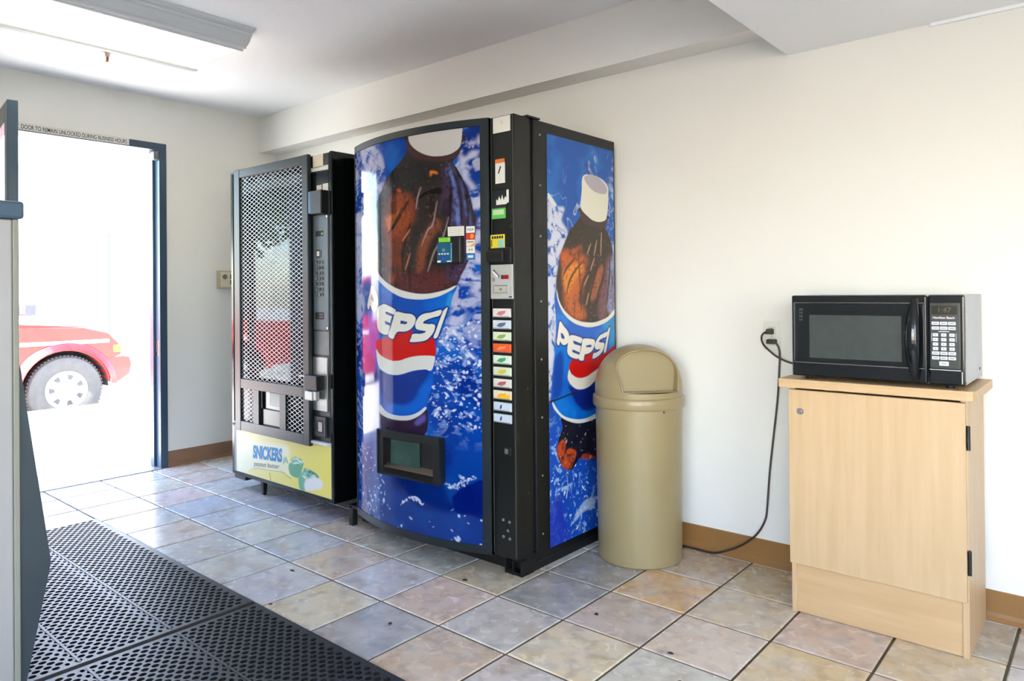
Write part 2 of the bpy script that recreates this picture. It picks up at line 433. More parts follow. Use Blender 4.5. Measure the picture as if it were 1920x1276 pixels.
  'band': [(0.737, 1.147), (0.750, 1.108), (0.773, 1.075), (0.806, 1.048), (0.850, 1.024), (0.907, 1.007), (0.966, 1.000), (1.026, 0.999), (1.089, 1.009), (1.134, 1.022), (1.193, 1.056), (1.193, 1.034), (1.146, 1.007), (1.095, 0.990), (1.032, 0.980), (0.971, 0.978), (0.913, 0.987), (0.861, 1.001), (0.811, 1.026), (0.773, 1.056), (0.748, 1.092), (0.736, 1.127)],
  'label': [(0.720, 1.111), (0.736, 1.137), (0.768, 1.066), (0.850, 1.014), (0.966, 0.988), (1.089, 0.995), (1.193, 1.041), (1.190, 0.859), (1.185, 0.611), (1.014, 0.572), (0.890, 0.567), (0.815, 0.586), (0.761, 0.612), (0.708, 0.659), (0.693, 0.703), (0.705, 0.797), (0.720, 0.891), (0.732, 0.986)],
  'ball': [(0.815, 0.735), (0.879, 0.710), (0.931, 0.706), (0.979, 0.714), (1.016, 0.727), (1.084, 0.741), (1.188, 0.753), (1.186, 0.646), (1.082, 0.616), (1.014, 0.608), (0.930, 0.610), (0.873, 0.646), (0.845, 0.679), (0.828, 0.707)],
  'l_dark': [(0.717, 0.853), (0.765, 0.888), (0.781, 0.835), (0.774, 0.758), (0.757, 0.696), (0.709, 0.689), (0.699, 0.709), (0.710, 0.797)],
  'cy': [(1.088, 0.981), (1.186, 1.027), (1.191, 0.913), (1.144, 0.854), (1.139, 0.951)],
  'red': [(0.847, 0.843), (0.893, 0.840), (0.926, 0.830), (0.940, 0.856), (0.969, 0.859), (1.000, 0.869), (1.012, 0.861), (1.002, 0.835), (1.042, 0.838), (1.080, 0.853), (1.105, 0.851), (1.187, 0.884), (1.186, 0.853), (1.085, 0.804), (1.041, 0.788), (0.998, 0.773), (0.956, 0.760), (0.909, 0.757), (0.869, 0.765), (0.835, 0.785), (0.821, 0.803), (0.825, 0.822)],
  'wave': [(0.821, 0.801), (0.835, 0.782), (0.869, 0.764), (0.909, 0.756), (0.956, 0.759), (0.998, 0.772), (1.047, 0.787), (1.186, 0.853), (1.185, 0.788), (1.072, 0.749), (1.016, 0.731), (0.979, 0.714), (0.931, 0.706), (0.879, 0.710), (0.840, 0.729), (0.815, 0.754), (0.810, 0.774)],
  'P1': [(0.758, 1.013), (0.783, 0.992), (0.813, 0.967), (0.824, 0.940), (0.812, 0.918), (0.790, 0.909), (0.771, 0.914), (0.758, 0.926), (0.748, 0.910), (0.733, 0.922), (0.739, 0.948), (0.746, 0.979)],
  'P1h': [(0.761, 0.963), (0.777, 0.959), (0.790, 0.943), (0.785, 0.934), (0.766, 0.941)],
  'E': [(0.821, 0.940), (0.835, 0.949), (0.866, 0.946), (0.920, 0.931), (0.912, 0.912), (0.908, 0.892), (0.899, 0.866), (0.887, 0.843), (0.836, 0.854), (0.811, 0.872), (0.809, 0.895), (0.815, 0.921)],
  'E1': [(0.849, 0.924), (0.860, 0.924), (0.914, 0.908), (0.910, 0.898), (0.860, 0.909)],
  'E2': [(0.842, 0.885), (0.854, 0.885), (0.902, 0.869), (0.896, 0.860), (0.848, 0.874)],
  'P2': [(0.929, 0.928), (0.995, 0.924), (1.016, 0.918), (1.022, 0.905), (1.012, 0.885), (0.994, 0.869), (0.964, 0.860), (0.940, 0.858), (0.934, 0.847), (0.926, 0.832), (0.893, 0.841), (0.905, 0.872), (0.917, 0.901)],
  'P2h': [(0.952, 0.897), (0.982, 0.899), (0.997, 0.895), (0.988, 0.887), (0.949, 0.890)],
  'S': [(1.123, 0.950), (1.116, 0.929), (1.081, 0.922), (1.056, 0.913), (1.059, 0.905), (1.093, 0.901), (1.099, 0.890), (1.086, 0.866), (1.061, 0.849), (1.036, 0.839), (1.002, 0.835), (1.009, 0.858), (1.030, 0.860), (1.055, 0.867), (1.064, 0.875), (1.040, 0.873), (1.021, 0.881), (1.022, 0.898), (1.037, 0.918), (1.062, 0.936), (1.088, 0.943)],
  'I': [(1.149, 0.973), (1.142, 0.944), (1.129, 0.909), (1.111, 0.858), (1.094, 0.859), (1.106, 0.890), (1.119, 0.924), (1.126, 0.952)],
  'band2': [(0.700, 0.676), (0.734, 0.640), (0.770, 0.611), (0.824, 0.590), (0.890, 0.576), (0.959, 0.574), (1.019, 0.582), (1.019, 0.562), (0.948, 0.556), (0.880, 0.560), (0.815, 0.578), (0.761, 0.604), (0.708, 0.648)],
  'foot': [(0.765, 0.603), (0.880, 0.560), (1.019, 0.562), (1.016, 0.381), (0.907, 0.406), (0.830, 0.366), (0.775, 0.387), (0.731, 0.443), (0.737, 0.506), (0.769, 0.555)],
  'f_or': [(0.732, 0.486), (0.777, 0.505), (0.795, 0.459), (0.822, 0.460), (0.869, 0.435), (0.840, 0.386), (0.812, 0.369), (0.766, 0.394), (0.736, 0.443)],
  'f_or2': [(0.907, 0.412), (0.946, 0.416), (0.996, 0.396), (1.005, 0.383), (0.926, 0.392)],
  'd1': [(0.877, 1.289), (0.837, 1.261), (0.803, 1.234), (0.786, 1.208)],
  'd2': [(0.941, 1.280), (0.882, 1.239), (0.842, 1.202), (0.819, 1.163), (0.807, 1.127)],
  'd3': [(1.019, 1.290), (0.975, 1.220), (0.939, 1.196), (0.915, 1.136), (0.897, 1.083)],
  'd4': [(1.106, 1.289), (1.092, 1.204), (1.053, 1.135), (1.034, 1.080)],
  'd5': [(1.151, 1.294), (1.143, 1.198), (1.122, 1.075)],
  'd6': [(1.056, 1.280), (1.024, 1.204), (0.992, 1.135), (0.961, 1.054)],
  's1': [(1.025, 1.293), (0.988, 1.231)],
  's2': [(0.975, 1.214), (0.939, 1.166)],
  's3': [(0.974, 1.132), (0.955, 1.078)],
  's4': [(0.996, 1.356), (0.965, 1.307)],
  's5': [(1.045, 1.375), (1.019, 1.300)],
  's6': [(1.083, 1.412), (1.075, 1.302)],
  'lav1': [(0.678, 1.289), (0.750, 1.291), (0.743, 1.227), (0.729, 1.163), (0.723, 1.111), (0.733, 1.034), (0.712, 0.884), (0.675, 0.886)],
  'lav2': [(0.675, 0.894), (0.717, 0.885), (0.705, 0.797), (0.688, 0.704), (0.672, 0.690)],
  'ulav': [(0.684, 1.516), (0.748, 1.502), (0.796, 1.500), (0.774, 1.446), (0.817, 1.400), (0.794, 1.343), (0.750, 1.291), (0.681, 1.289)],
  'col': [(1.008, 1.764), (1.033, 1.771), (1.044, 1.672), (0.947, 1.664), (0.971, 1.698)],
  'col2': [(0.685, 1.554), (0.742, 1.508), (0.721, 1.506), (0.685, 1.528)],
  'deep': [(0.675, 0.218), (0.738, 0.282), (0.781, 0.165), (0.798, 0.080), (0.673, 0.067)],
  'bot': [(0.846, 0.149), (0.923, 0.208), (1.002, 0.207), (1.002, 0.168), (0.912, 0.161), (0.864, 0.139)],
  'scr': [(0.672, 0.682), (0.735, 0.686), (0.817, 0.697), (0.879, 0.700), (0.879, 0.693), (0.817, 0.689), (0.735, 0.678), (0.682, 0.674)],
 },
 'YEL': {
  'pack': [(-1.226, 0.282), (-1.180, 0.299), (-1.055, 0.319), (-1.041, 0.302), (-0.708, 0.329), (-0.685, 0.262), (-0.686, 0.188), (-0.656, 0.159), (-0.734, 0.180), (-0.872, 0.169), (-1.010, 0.158), (-1.105, 0.122), (-1.218, 0.115)],
  'gline': [(-1.105, 0.126), (-1.010, 0.162), (-0.872, 0.172), (-0.747, 0.183), (-0.698, 0.172), (-0.656, 0.161), (-0.668, 0.155), (-0.710, 0.165), (-0.753, 0.175), (-0.872, 0.167), (-1.010, 0.155)],
  'bar1': [(-0.679, 0.232), (-0.591, 0.242), (-0.544, 0.262), (-0.562, 0.214), (-0.591, 0.173), (-0.668, 0.180)],
  'bar1t': [(-0.661, 0.265), (-0.625, 0.280), (-0.544, 0.269), (-0.538, 0.257), (-0.573, 0.242), (-0.667, 0.234), (-0.667, 0.251)],
  'bar2': [(-0.591, 0.176), (-0.562, 0.201), (-0.528, 0.177), (-0.534, 0.117), (-0.557, 0.113), (-0.586, 0.124)],
  'bar2t': [(-0.562, 0.201), (-0.539, 0.230), (-0.482, 0.233), (-0.416, 0.214), (-0.416, 0.198), (-0.528, 0.177)],
  'white': [(-0.528, 0.170), (-0.427, 0.200), (-0.378, 0.185), (-0.389, 0.152), (-0.433, 0.138), (-0.529, 0.121)],
  'tail': [(-0.727, 0.262), (-0.697, 0.260), (-0.685, 0.228), (-0.709, 0.238), (-0.740, 0.220)],
 },
}

# ------------------------------------------------------------------ printed artwork (numpy painter -> colour attribute)
def catmull(poly, k=5):
    n = len(poly)
    out = []
    P = [np.array(p, float) for p in poly]
    for i in range(n):
        p0, p1, p2, p3 = P[i - 1], P[i], P[(i + 1) % n], P[(i + 2) % n]
        for j in range(k):
            t = j / k
            out.append(0.5 * (2 * p1 + (p2 - p0) * t + (2 * p0 - 5 * p1 + 4 * p2 - p3) * t * t + (3 * p1 - p0 - 3 * p2 + p3) * t ** 3))
    return out


class Paint:
    SS = 2
    gain = 1.0

    def __init__(self, a0, a1, b0, b1, nx, ny):
        self.a0, self.a1, self.b0, self.b1, self.nx, self.ny = a0, a1, b0, b1, nx, ny
        s = self.SS
        self.w, self.h = nx * s, ny * s
        self.ga = a0 + (np.arange(self.w) + 0.5) / self.w * (a1 - a0)
        self.gb = b0 + (np.arange(self.h) + 0.5) / self.h * (b1 - b0)
        self.c = np.zeros((self.h, self.w, 3), np.float32)

    def noise(self, ca, cb, octv=4, seed=0, rough=0.5):
        rs = np.random.RandomState(seed)
        out = np.zeros((self.h, self.w), np.float32)
        amp, tot = 1.0, 0.0
        for o in range(octv):
            na, nb = int(ca * 2 ** o) + 3, int(cb * 2 ** o) + 3
            g = rs.rand(nb, na).astype(np.float32)
            fa = (np.arange(self.w) + .5) / self.w * (na - 2)
            fb = (np.arange(self.h) + .5) / self.h * (nb - 2)
            ia, ib = fa.astype(int), fb.astype(int)
            ta, tb = fa - ia, fb - ib
            ta, tb = ta * ta * (3 - 2 * ta), (tb * tb * (3 - 2 * tb))[:, None]
            r0 = g[ib][:, ia] * (1 - ta) + g[ib][:, ia + 1] * ta
            r1 = g[ib + 1][:, ia] * (1 - ta) + g[ib + 1][:, ia + 1] * ta
            out += amp * (r0 * (1 - tb) + r1 * tb)
            tot += amp
            amp *= rough
        return out / tot

    def warp(self, n, wa, wb, amt):
        """sample field n displaced by fields wa, wb (pixels)"""
        iy, ix = np.mgrid[0:self.h, 0:self.w]
        x = np.clip(ix + (wa - .5) * amt, 0, self.w - 1).astype(int)
        y = np.clip(iy + (wb - .5) * amt, 0, self.h - 1).astype(int)
        return n[y, x]

    def blur(self, m, r):
        r = int(r)
        if r < 1:
            return m
        for _ in range(2):
            for ax in (0, 1):
                p = np.pad(m, [(r + 1, r) if i == ax else (0, 0) for i in (0, 1)], mode='edge')
                cs = np.cumsum(p, axis=ax, dtype=np.float64)
                if ax == 0:
                    m = (cs[2 * r + 1:] - cs[:-2 * r - 1]) / (2 * r + 1)
                else:
                    m = (cs[:, 2 * r + 1:] - cs[:, :-2 * r - 1]) / (2 * r + 1)
        return m.astype(np.float32)

    def mask(self, poly, smooth=True, grow=0.0):
        P = np.array(catmull(poly) if smooth else poly, float)
        m = np.zeros((self.h, self.w), bool)
        offs = [(0, 0)] if grow == 0 else [(grow * math.cos(t), grow * math.sin(t)) for t in np.linspace(0, 2 * math.pi, 12, endpoint=False)] + [(0, 0)]
        for oa, ob in offs:
            Q = P + np.array([oa, ob])
            i0, i1 = np.searchsorted(self.ga, [Q[:, 0].min(), Q[:, 0].max()])
            j0, j1 = np.searchsorted(self.gb, [Q[:, 1].min(), Q[:, 1].max()])
            if i1 <= i0 or j1 <= j0:
                continue
            X, Y = self.ga[i0:i1][None, :], self.gb[j0:j1][:, None]
            ins = np.zeros((j1 - j0, i1 - i0), bool)
            for k in range(len(Q)):
                xa, ya = Q[k - 1]
                xb, yb = Q[k]
                if ya == yb:
                    continue
                cr = (ya > Y) != (yb > Y)
                xi = xa + (Y - ya) * (xb - xa) / (yb - ya)
                ins ^= cr & (X < xi)
            m[j0:j1, i0:i1] |= ins
        return m.astype(np.float32)

    def put(self, m, rgb):
        c = np.array(lin(rgb), np.float32)
        self.c += (c - self.c) * m[..., None]

    def fill(self, poly, rgb, alpha=1.0, smooth=True, blur=0, mod=None, clip=None, grow=0.0):
        m = self.mask(poly, smooth, grow)
        if blur:
            m = self.blur(m, blur)
        m = m * alpha
        if mod is not None:
            m = m * mod
        if clip is not None:
            m = m * clip
        self.put(m, rgb)
        return m

    def stroke(self, pts, rgb, width, alpha=.8, clip=None):
        P = [np.array(q, float) for q in pts]
        n = len(P)
        q = []
        for i in range(n - 1):
            p0, p1, p2, p3 = P[max(i - 1, 0)], P[i], P[i + 1], P[min(i + 2, n - 1)]
            for j in range(6):
                t = j / 6
                q.append(0.5 * (2 * p1 + (p2 - p0) * t + (2 * p0 - 5 * p1 + 4 * p2 - p3) * t * t + (3 * p1 - p0 - 3 * p2 + p3) * t ** 3))
        q.append(P[-1])
        L, R = [], []
        for i, c in enumerate(q):
            d = q[min(i + 1, len(q) - 1)] - q[max(i - 1, 0)]
            nn = np.array([-d[1], d[0]]) / (np.hypot(*d) + 1e-9)
            w = width * (.35 + .65 * math.sin(math.pi * (i + .5) / len(q)))
            L.append(c + nn * w)
            R.append(c - nn * w)
        return self.fill(L + R[::-1], rgb, alpha, smooth=False, blur=1, clip=clip)

    def drops(self, n, seed, poly_mask, rmin, rmax, rgb, alpha=0.9, tall=1.6):
        rs = np.random.RandomState(seed)
        js, is_ = np.nonzero(poly_mask > 0.5)
        if len(js) == 0:
            return
        for k in range(n):
            q = rs.randint(len(js))
            r = rmin + (rmax - rmin) * rs.rand() ** 3
            ry = r * (0.8 + tall * rs.rand())
            sh = (rs.rand() - .5) * 1.5
            j, i = js[q], is_[q]
            R = int(max(r, ry) * 1.8) + 2
            j0, j1, i0, i1 = max(j - R, 0), min(j + R, self.h), max(i - R, 0), min(i + R, self.w)
            yy, xx = np.mgrid[j0:j1, i0:i1]
            d = ((xx - i - sh * (yy - j)) / r) ** 2 + ((yy - j) / ry) ** 2
            m = np.clip(1.6 - d * 1.2, 0, 1) * alpha
            c = np.array(lin(rgb), np.float32)
            self.c[j0:j1, i0:i1] += (c - self.c[j0:j1, i0:i1]) * m[..., None].astype(np.float32)

    def sheet(self, name, fn, m, parent):
        """fn(a, b arrays) -> x, y, z arrays; one vertex per print dot"""
        nx, ny, s = self.nx, self.ny, self.SS
        a = np.linspace(self.a0, self.a1, nx)
        b = np.linspace(self.b0, self.b1, ny)
        A, B = np.meshgrid(a, b)
        x, y, z = fn(A, B)
        o = ORIGIN[parent.name]
        co = np.stack([x - o[0], y - o[1], z - o[2]], -1).reshape(-1, 3).astype(np.float32)
        idx = np.arange(nx * ny).reshape(ny, nx)
        q = np.stack([idx[:-1, :-1], idx[:-1, 1:], idx[1:, 1:], idx[1:, :-1]], -1).reshape(-1, 4)
        me = bpy.data.meshes.new(name)
        me.vertices.add(len(co))
        me.vertices.foreach_set('co', co.ravel())
        me.loops.add(q.size)
        me.loops.foreach_set('vertex_index', q.ravel().astype(np.int32))
        me.polygons.add(len(q))
        me.polygons.foreach_set('loop_start', np.arange(0, q.size, 4, dtype=np.int32))
        me.polygons.foreach_set('use_smooth', np.ones(len(q), bool))
        me.update()
        me.validate()
        img = self.c.reshape(ny, s, nx, s, 3).mean((1, 3))
        rgba = np.ones((ny * nx, 4), np.float32)
        rgba[:, :3] = np.clip(img.reshape(-1, 3) * self.gain, 0, 1)
        at = me.color_attributes.new('ink', 'FLOAT_COLOR', 'POINT')
        at.data.foreach_set('color', rgba.ravel())
        me.materials.append(m)
        ob = bpy.data.objects.new(name, me)
        COL.objects.link(ob)
        ob.parent = parent
        ORIGIN[ob.name] = o
        return ob


def water(p, seed, base, bright, dark):
    """blue water: drifting tones, foam threads and droplets"""
    n1 = p.noise(5, 14, 5, seed)
    n2 = p.noise(4, 10, 4, seed + 1)
    n3 = p.noise(9, 26, 4, seed + 2)
    p.put(np.ones((p.h, p.w), np.float32), base)
    p.put(np.clip((n1 - .5) * 5, 0, 1) * .8, bright)
    p.put(np.clip((n2 - .55) * 6, 0, 1) * .8, dark)
    return n1, n2, n3


def foam(p, seed, clip, rgb, thr=0.5, soft=10.0, alpha=0.9, ca=14, cb=34):
    a, b = p.noise(6, 14, 3, seed), p.noise(6, 14, 3, seed + 5)
    n = p.warp(p.noise(ca, cb, 4, seed + 9, 0.6), a, b, 70)
    m = np.clip((n - thr) * soft, 0, 1) * clip * alpha
    p.put(m, rgb)


def threads(p, seed, clip, rgb, width=0.03, ca=8, cb=20, alpha=0.9):
    a, b = p.noise(8, 18, 3, seed), p.noise(8, 18, 3, seed + 5)
    n = p.warp(p.noise(ca, cb, 2, seed + 9), a, b, 90)
    m = np.clip(1 - np.abs(n - .5) / width, 0, 1) * clip * alpha
    p.put(m, rgb)


LAV, WHT = (196, 198, 224), (228, 228, 222)


def paint_front():
    A = ART['FRONT']
    p = Paint(-0.113, 0.722, 0.108, 1.818, 270, 860)
    H = (p.gb[:, None] - p.b0) / (p.b1 - p.b0) * np.ones((1, p.w))
    X = (p.ga[None, :] - p.a0) / (p.a1 - p.a0) * np.ones((p.h, 1))
    water(p, 11, (10, 64, 160), (20, 98, 192), (6, 34, 124))
    low = np.clip((0.33 - H) * 4, 0, 1).astype(np.float32)
    p.put(low * .75, (6, 48, 124))
    for k, al in (('ulav1', .9), ('ulav2', .8), ('ulav3', .75), ('llav', .75), ('rlav', .85), ('lave1', .8)):
        m = p.blur(p.mask(A[k]), 5)
        foam(p, 30 + len(k) + int(al * 100), m, LAV, .33, 6, al, 20, 50)
    one = np.ones((p.h, p.w), np.float32)
    upl = np.clip((H - .55) * 5, 0, 1) * np.clip((.32 - X) * 7 + .3, 0, 1)
    threads(p, 51, upl.astype(np.float32), LAV, .03, 9, 24)
    foam(p, 57, upl.astype(np.float32), LAV, .5, 9, .85, 22, 60)
    upr = np.clip((X - .72) * 8, 0, 1) * np.clip((H - .42) * 8, 0, 1)
    foam(p, 63, upr.astype(np.float32), LAV, .52, 9, .7, 14, 40)
    midr = np.clip((X - .55) * 6, 0, 1) * np.clip((.62 - H) * 6, 0, 1) * np.clip((H - .22) * 9, 0, 1)
    foam(p, 71, midr.astype(np.float32), (150, 180, 228), .56, 9, .75, 26, 70)
    p.drops(330, 3, midr, 1.2, 6, (214, 222, 240))
    left = np.clip((.14 - X) * 12, 0, 1) * np.clip((H - .05) * 9, 0, 1)
    foam(p, 77, left.astype(np.float32), (170, 182, 228), .54, 9, .7, 26, 90)
    lowl = np.clip((.45 - X) * 5, 0, 1) * np.clip((.25 - H) * 8, 0, 1)
    p.drops(90, 5, lowl, 1.5, 5, (190, 208, 240))
    p.drops(26, 6, np.clip((.14 - H) * 9, 0, 1), 2, 6, (210, 222, 245))
    p.fill(A['deep'], (2, 22, 104), .75, blur=8)
    p.fill(A['circ'], (2, 22, 104), .95, blur=2)
    p.fill(A['crest'], (190, 206, 232), .8, blur=2, mod=np.clip((p.noise(50, 150, 3, 44) - .38) * 6, 0, 1))
    p.drops(40, 29, p.blur(p.mask(A['crest']), 6) * 2.2, 1.2, 3.5, (214, 224, 240))
    lc = p.mask(A['lace'])
    p.drops(46, 9, lc, 1.5, 5, (225, 230, 245))
    # bottle
    bm = p.mask(A['bottle'])
    fine = p.noise(60, 190, 2, 5)
    p.put(bm, (50, 43, 42))
    p.fill(A['b_low'], (92, 44, 46), .9, blur=14, clip=bm)
    p.fill(A['b_purple'], (72, 54, 84), .8, blur=8, clip=bm)
    p.fill(A['b_orange'], (150, 68, 36), .95, blur=10, clip=bm, mod=np.clip(p.noise(9, 22, 3, 8) * 1.6 - .05, .25, 1))
    p.fill(A['b_bright'], (214, 112, 40), .8, blur=5, clip=bm)
    p.fill(A['b_streak'], (140, 76, 52), .8, blur=6, clip=bm)
    p.fill(A['b_black'], (42, 42, 42), .85, blur=10, clip=bm)
    p.fill(A['b_dark'], (14, 14, 16), .9, blur=2, clip=bm)
    lavm = np.clip(p.blur(p.mask(A['b_lav1']) + p.mask(A['b_lav2']), 3), 0, 1) * bm
    p.put(lavm * np.clip((p.noise(40, 90, 3, 17) - .2) * 2, 0, 1), (104, 122, 190))
    p.fill(A['b_flame'], (220, 120, 40), .9, blur=2)
    p.fill(A['b_flame2'], (190, 70, 40), .9, blur=2)
    st = p.warp(p.noise(26, 10, 3, 91), p.noise(5, 5, 2, 4), one * .5, 60)
    p.put(bm * np.clip((st - .62) * 6, 0, .5), (30, 18, 16))
    p.put(bm * np.clip((fine - .78) * 5, 0, .3), (150, 110, 100))
    p.put(bm * np.clip((.3 - fine) * 5, 0, .5), (22, 16, 18))
    for k in ('d1', 'd2', 'd3', 'd4', 'd5', 'd6'):
        p.stroke(A[k], (26, 18, 24), .008, .8, bm)
    for k in ('s1', 's2', 's3'):
        p.stroke(A[k], (176, 150, 150), .004, .75, bm)
    for k in ('s4', 's5'):
        p.stroke(A[k], (206, 130, 90), .004, .8, bm)
    p.fill(A['ring'], (74, 50, 52), .9, blur=3)
    p.fill(A['cap'], (206, 203, 200))
    # label
    p.fill(A['label'], (8, 74, 178))
    lm = p.mask(A['label'])
    p.put(lm * np.clip((p.noise(4, 12, 3, 21) - .5) * 4, 0, .8), (10, 112, 212))
    p.fill(A['l_bright'], (36, 150, 220), .8, blur=4)
    p.fill(A['ball'], (8, 40, 132), .9, blur=4)
    p.fill(A['l_bright2'], (20, 98, 206), .8, blur=5)
    p.fill(A['foot'], (44, 24, 44), .97)
    p.fill(A['f_lav'], (110, 100, 190), .6, blur=4)
    p.fill(A['band'], (216, 216, 210))
    p.fill(A['band2'], (206, 208, 208))
    p.fill(A['red'], (200, 20, 18))
    p.fill(A['wave'], (214, 214, 210))
    for k in ('P1', 'E', 'P2', 'S', 'I'):
        p.fill(A[k], (10, 40, 110), .9, grow=.007)
    for k in ('P1', 'E', 'P2', 'S', 'I'):
        p.fill(A[k], (224, 224, 216))
    for k in ('P1h', 'P2h', 'E1', 'E2'):
        p.fill(A[k], (10, 50, 130), smooth=False)
    p.gain = .8
    return p


def paint_side():
    A = ART['SIDE']
    p = Paint(0.674, 1.190, 0.068, 1.803, 170, 800)
    H = (p.gb[:, None] - p.b0) / (p.b1 - p.b0) * np.ones((1, p.w))
    X = (p.ga[None, :] - p.a0) / (p.a1 - p.a0) * np.ones((p.h, 1))
    water(p, 111, (12, 84, 170), (28, 116, 196), (14, 62, 150))
    p.put(np.clip((.4 - H) * 5, 0, .8), (14, 70, 176))
    for k, al in (('lav1', .95), ('lav2', .9), ('ulav', .95)):
        foam(p, 130 + len(k) + int(al * 100), p.blur(p.mask(A[k]), 4), (210, 212, 226), .3, 6, al, 22, 64)
    foam(p, 141, p.blur(p.mask(A['col']), 7), (196, 206, 226), .45, 7, .8, 26, 60)
    up = np.clip((H - .62) * 6, 0, 1)
    threads(p, 151, (up * np.clip((.95 - H) * 9, 0, 1)).astype(np.float32), LAV, .018, 6, 16, .8)
    rt = np.clip((X - .86) * 9, 0, 1)
    foam(p, 157, rt.astype(np.float32), (176, 196, 226), .5, 7, .8, 14, 50)
    p.fill(A['col2'], (222, 222, 220), .9)
    lowm = np.clip((.36 - H) * 7, 0, 1).astype(np.float32)
    foam(p, 163, lowm, (150, 190, 226), .57, 8, .85, 26, 80)
    p.drops(200, 13, lowm, 1.2, 5, (206, 220, 236))
    p.fill(A['deep'], (22, 50, 168), .9, blur=4)
    p.fill(A['bot'], (190, 208, 224), .7, blur=3)
    bm = p.mask(A['bottle'])
    p.put(bm, (58, 44, 34))
    p.fill(A['b_black'], (50, 44, 34), .9, blur=8, clip=bm)
    p.fill(A['b_purple'], (120, 82, 86), .85, blur=8, clip=bm)
    p.fill(A['b_orange'], (196, 100, 40), .95, blur=9, clip=bm, mod=np.clip(p.noise(8, 24, 3, 8) * 1.8, .4, 1))
    p.fill(A['b_bright'], (232, 144, 50), .8, blur=7, clip=bm)
    p.fill(A['b_streak'], (166, 92, 58), .85, blur=5, clip=bm)
    p.fill(A['b_fl'], (206, 96, 34), .9, blur=5, clip=bm, mod=np.clip(p.noise(12, 40, 2, 6) * 2 - .3, 0, 1))
    p.fill(A['b_lav'], (150, 158, 200), .8, blur=5, mod=np.clip(p.noise(30, 60, 3, 6) * 1.8, 0, 1))
    st = p.warp(p.noise(22, 8, 3, 191), p.noise(5, 5, 2, 4), p.noise(5, 5, 2, 9), 60)
    p.put(bm * np.clip((st - .6) * 7, 0, .75), (46, 28, 20))
    fine = p.noise(50, 190, 2, 5)
    p.put(bm * np.clip((.32 - fine) * 6, 0, .7), (50, 28, 20))
    p.put(bm * np.clip((fine - .8) * 6, 0, .4), (206, 150, 110))
    for k in ('d1', 'd2', 'd3', 'd4', 'd5', 'd6'):
        p.stroke(A[k], (52, 28, 18), .007, .85, bm)
    for k in ('s1', 's2', 's3', 's4', 's5', 's6'):
        p.stroke(A[k], (226, 176, 140), .0035, .7, bm)
    p.fill(A['b_top'], (74, 54, 50), .8, blur=3)
    p.fill(A['cap'], (222, 218, 200))
    p.fill(A['captop'], (176, 170, 178), blur=1)
    p.fill(A['label'], (6, 92, 190))
    lm = p.mask(A['label'])
    p.put(lm * np.clip((p.noise(4, 14, 3, 23) - .5) * 4, 0, .8), (10, 124, 212))
    p.fill(A['l_dark'], (6, 50, 150), .85, blur=6)
    p.fill(A['cy'], (40, 160, 196), .6, blur=5)
    p.fill(A['ball'], (8, 24, 112), .95, blur=4)
    p.fill(A['foot'], (20, 14, 18), .97)
    p.fill(A['f_or'], (196, 74, 26), .95, blur=2, mod=np.clip(p.noise(26, 90, 2, 16) * 2.2 - .2, .1, 1))
    p.fill(A['f_or2'], (176, 66, 30), .8, blur=2)
    p.drops(26, 19, p.mask(A['foot']), 1.2, 4, (200, 190, 190))
    p.fill(A['band'], (226, 220, 206))
    p.fill(A['band2'], (216, 216, 210))
    p.fill(A['red'], (196, 14, 14))
    p.fill(A['wave'], (222, 216, 202))
    for k in ('P1', 'E', 'P2', 'S', 'I'):
        p.fill(A[k], (10, 50, 120), .9, grow=.007)
    for k in ('P1', 'E', 'P2', 'S', 'I'):
        p.fill(A[k], (230, 224, 210))
    for k in ('P1h', 'P2h', 'E1', 'E2'):
        p.fill(A[k], (10, 60, 140), smooth=False)
    p.fill(A['scr'], (20, 26, 36), .9, smooth=False)
    return p


def paint_yellow():
    A = ART['YEL']
    p = Paint(-1.228, -0.301, 0.112, 0.392, 300, 120)
    X = (p.ga[None, :] - p.a0) / (p.a1 - p.a0) * np.ones((p.h, 1))
    p.put(np.ones((p.h, p.w), np.float32), (236, 222, 110))
    p.put(np.clip((.75 - X) * 1.2, 0, .6).astype(np.float32), (238, 232, 168))
    p.fill(A['pack'], (238, 238, 214), .8, blur=6)
    p.fill(A['gline'], (176, 196, 140), .8, blur=1)
    p.fill(A['tail'], (120, 178, 150), .8, blur=1)
    p.fill(A['bar1'], (96, 168, 134))
    p.fill(A['bar1t'], (118, 176, 148))
    p.fill(A['bar2'], (108, 178, 146))
    p.fill(A['bar2t'], (126, 182, 158))
    n = p.warp(p.noise(30, 40, 2, 3), p.noise(9, 9, 2, 1), p.noise(9, 9, 2, 2), 30)
    rip = np.clip((n - .5) * 9, 0, 1)
    for k in ('bar1t', 'bar2t'):
        p.put(p.mask(A[k]) * rip, (206, 226, 204))
        p.put(p.mask(A[k]) * np.clip((.36 - n) * 9, 0, 1), (62, 112, 96))
    p.fill(A['white'], (232, 232, 236), .95, blur=3)
    return p
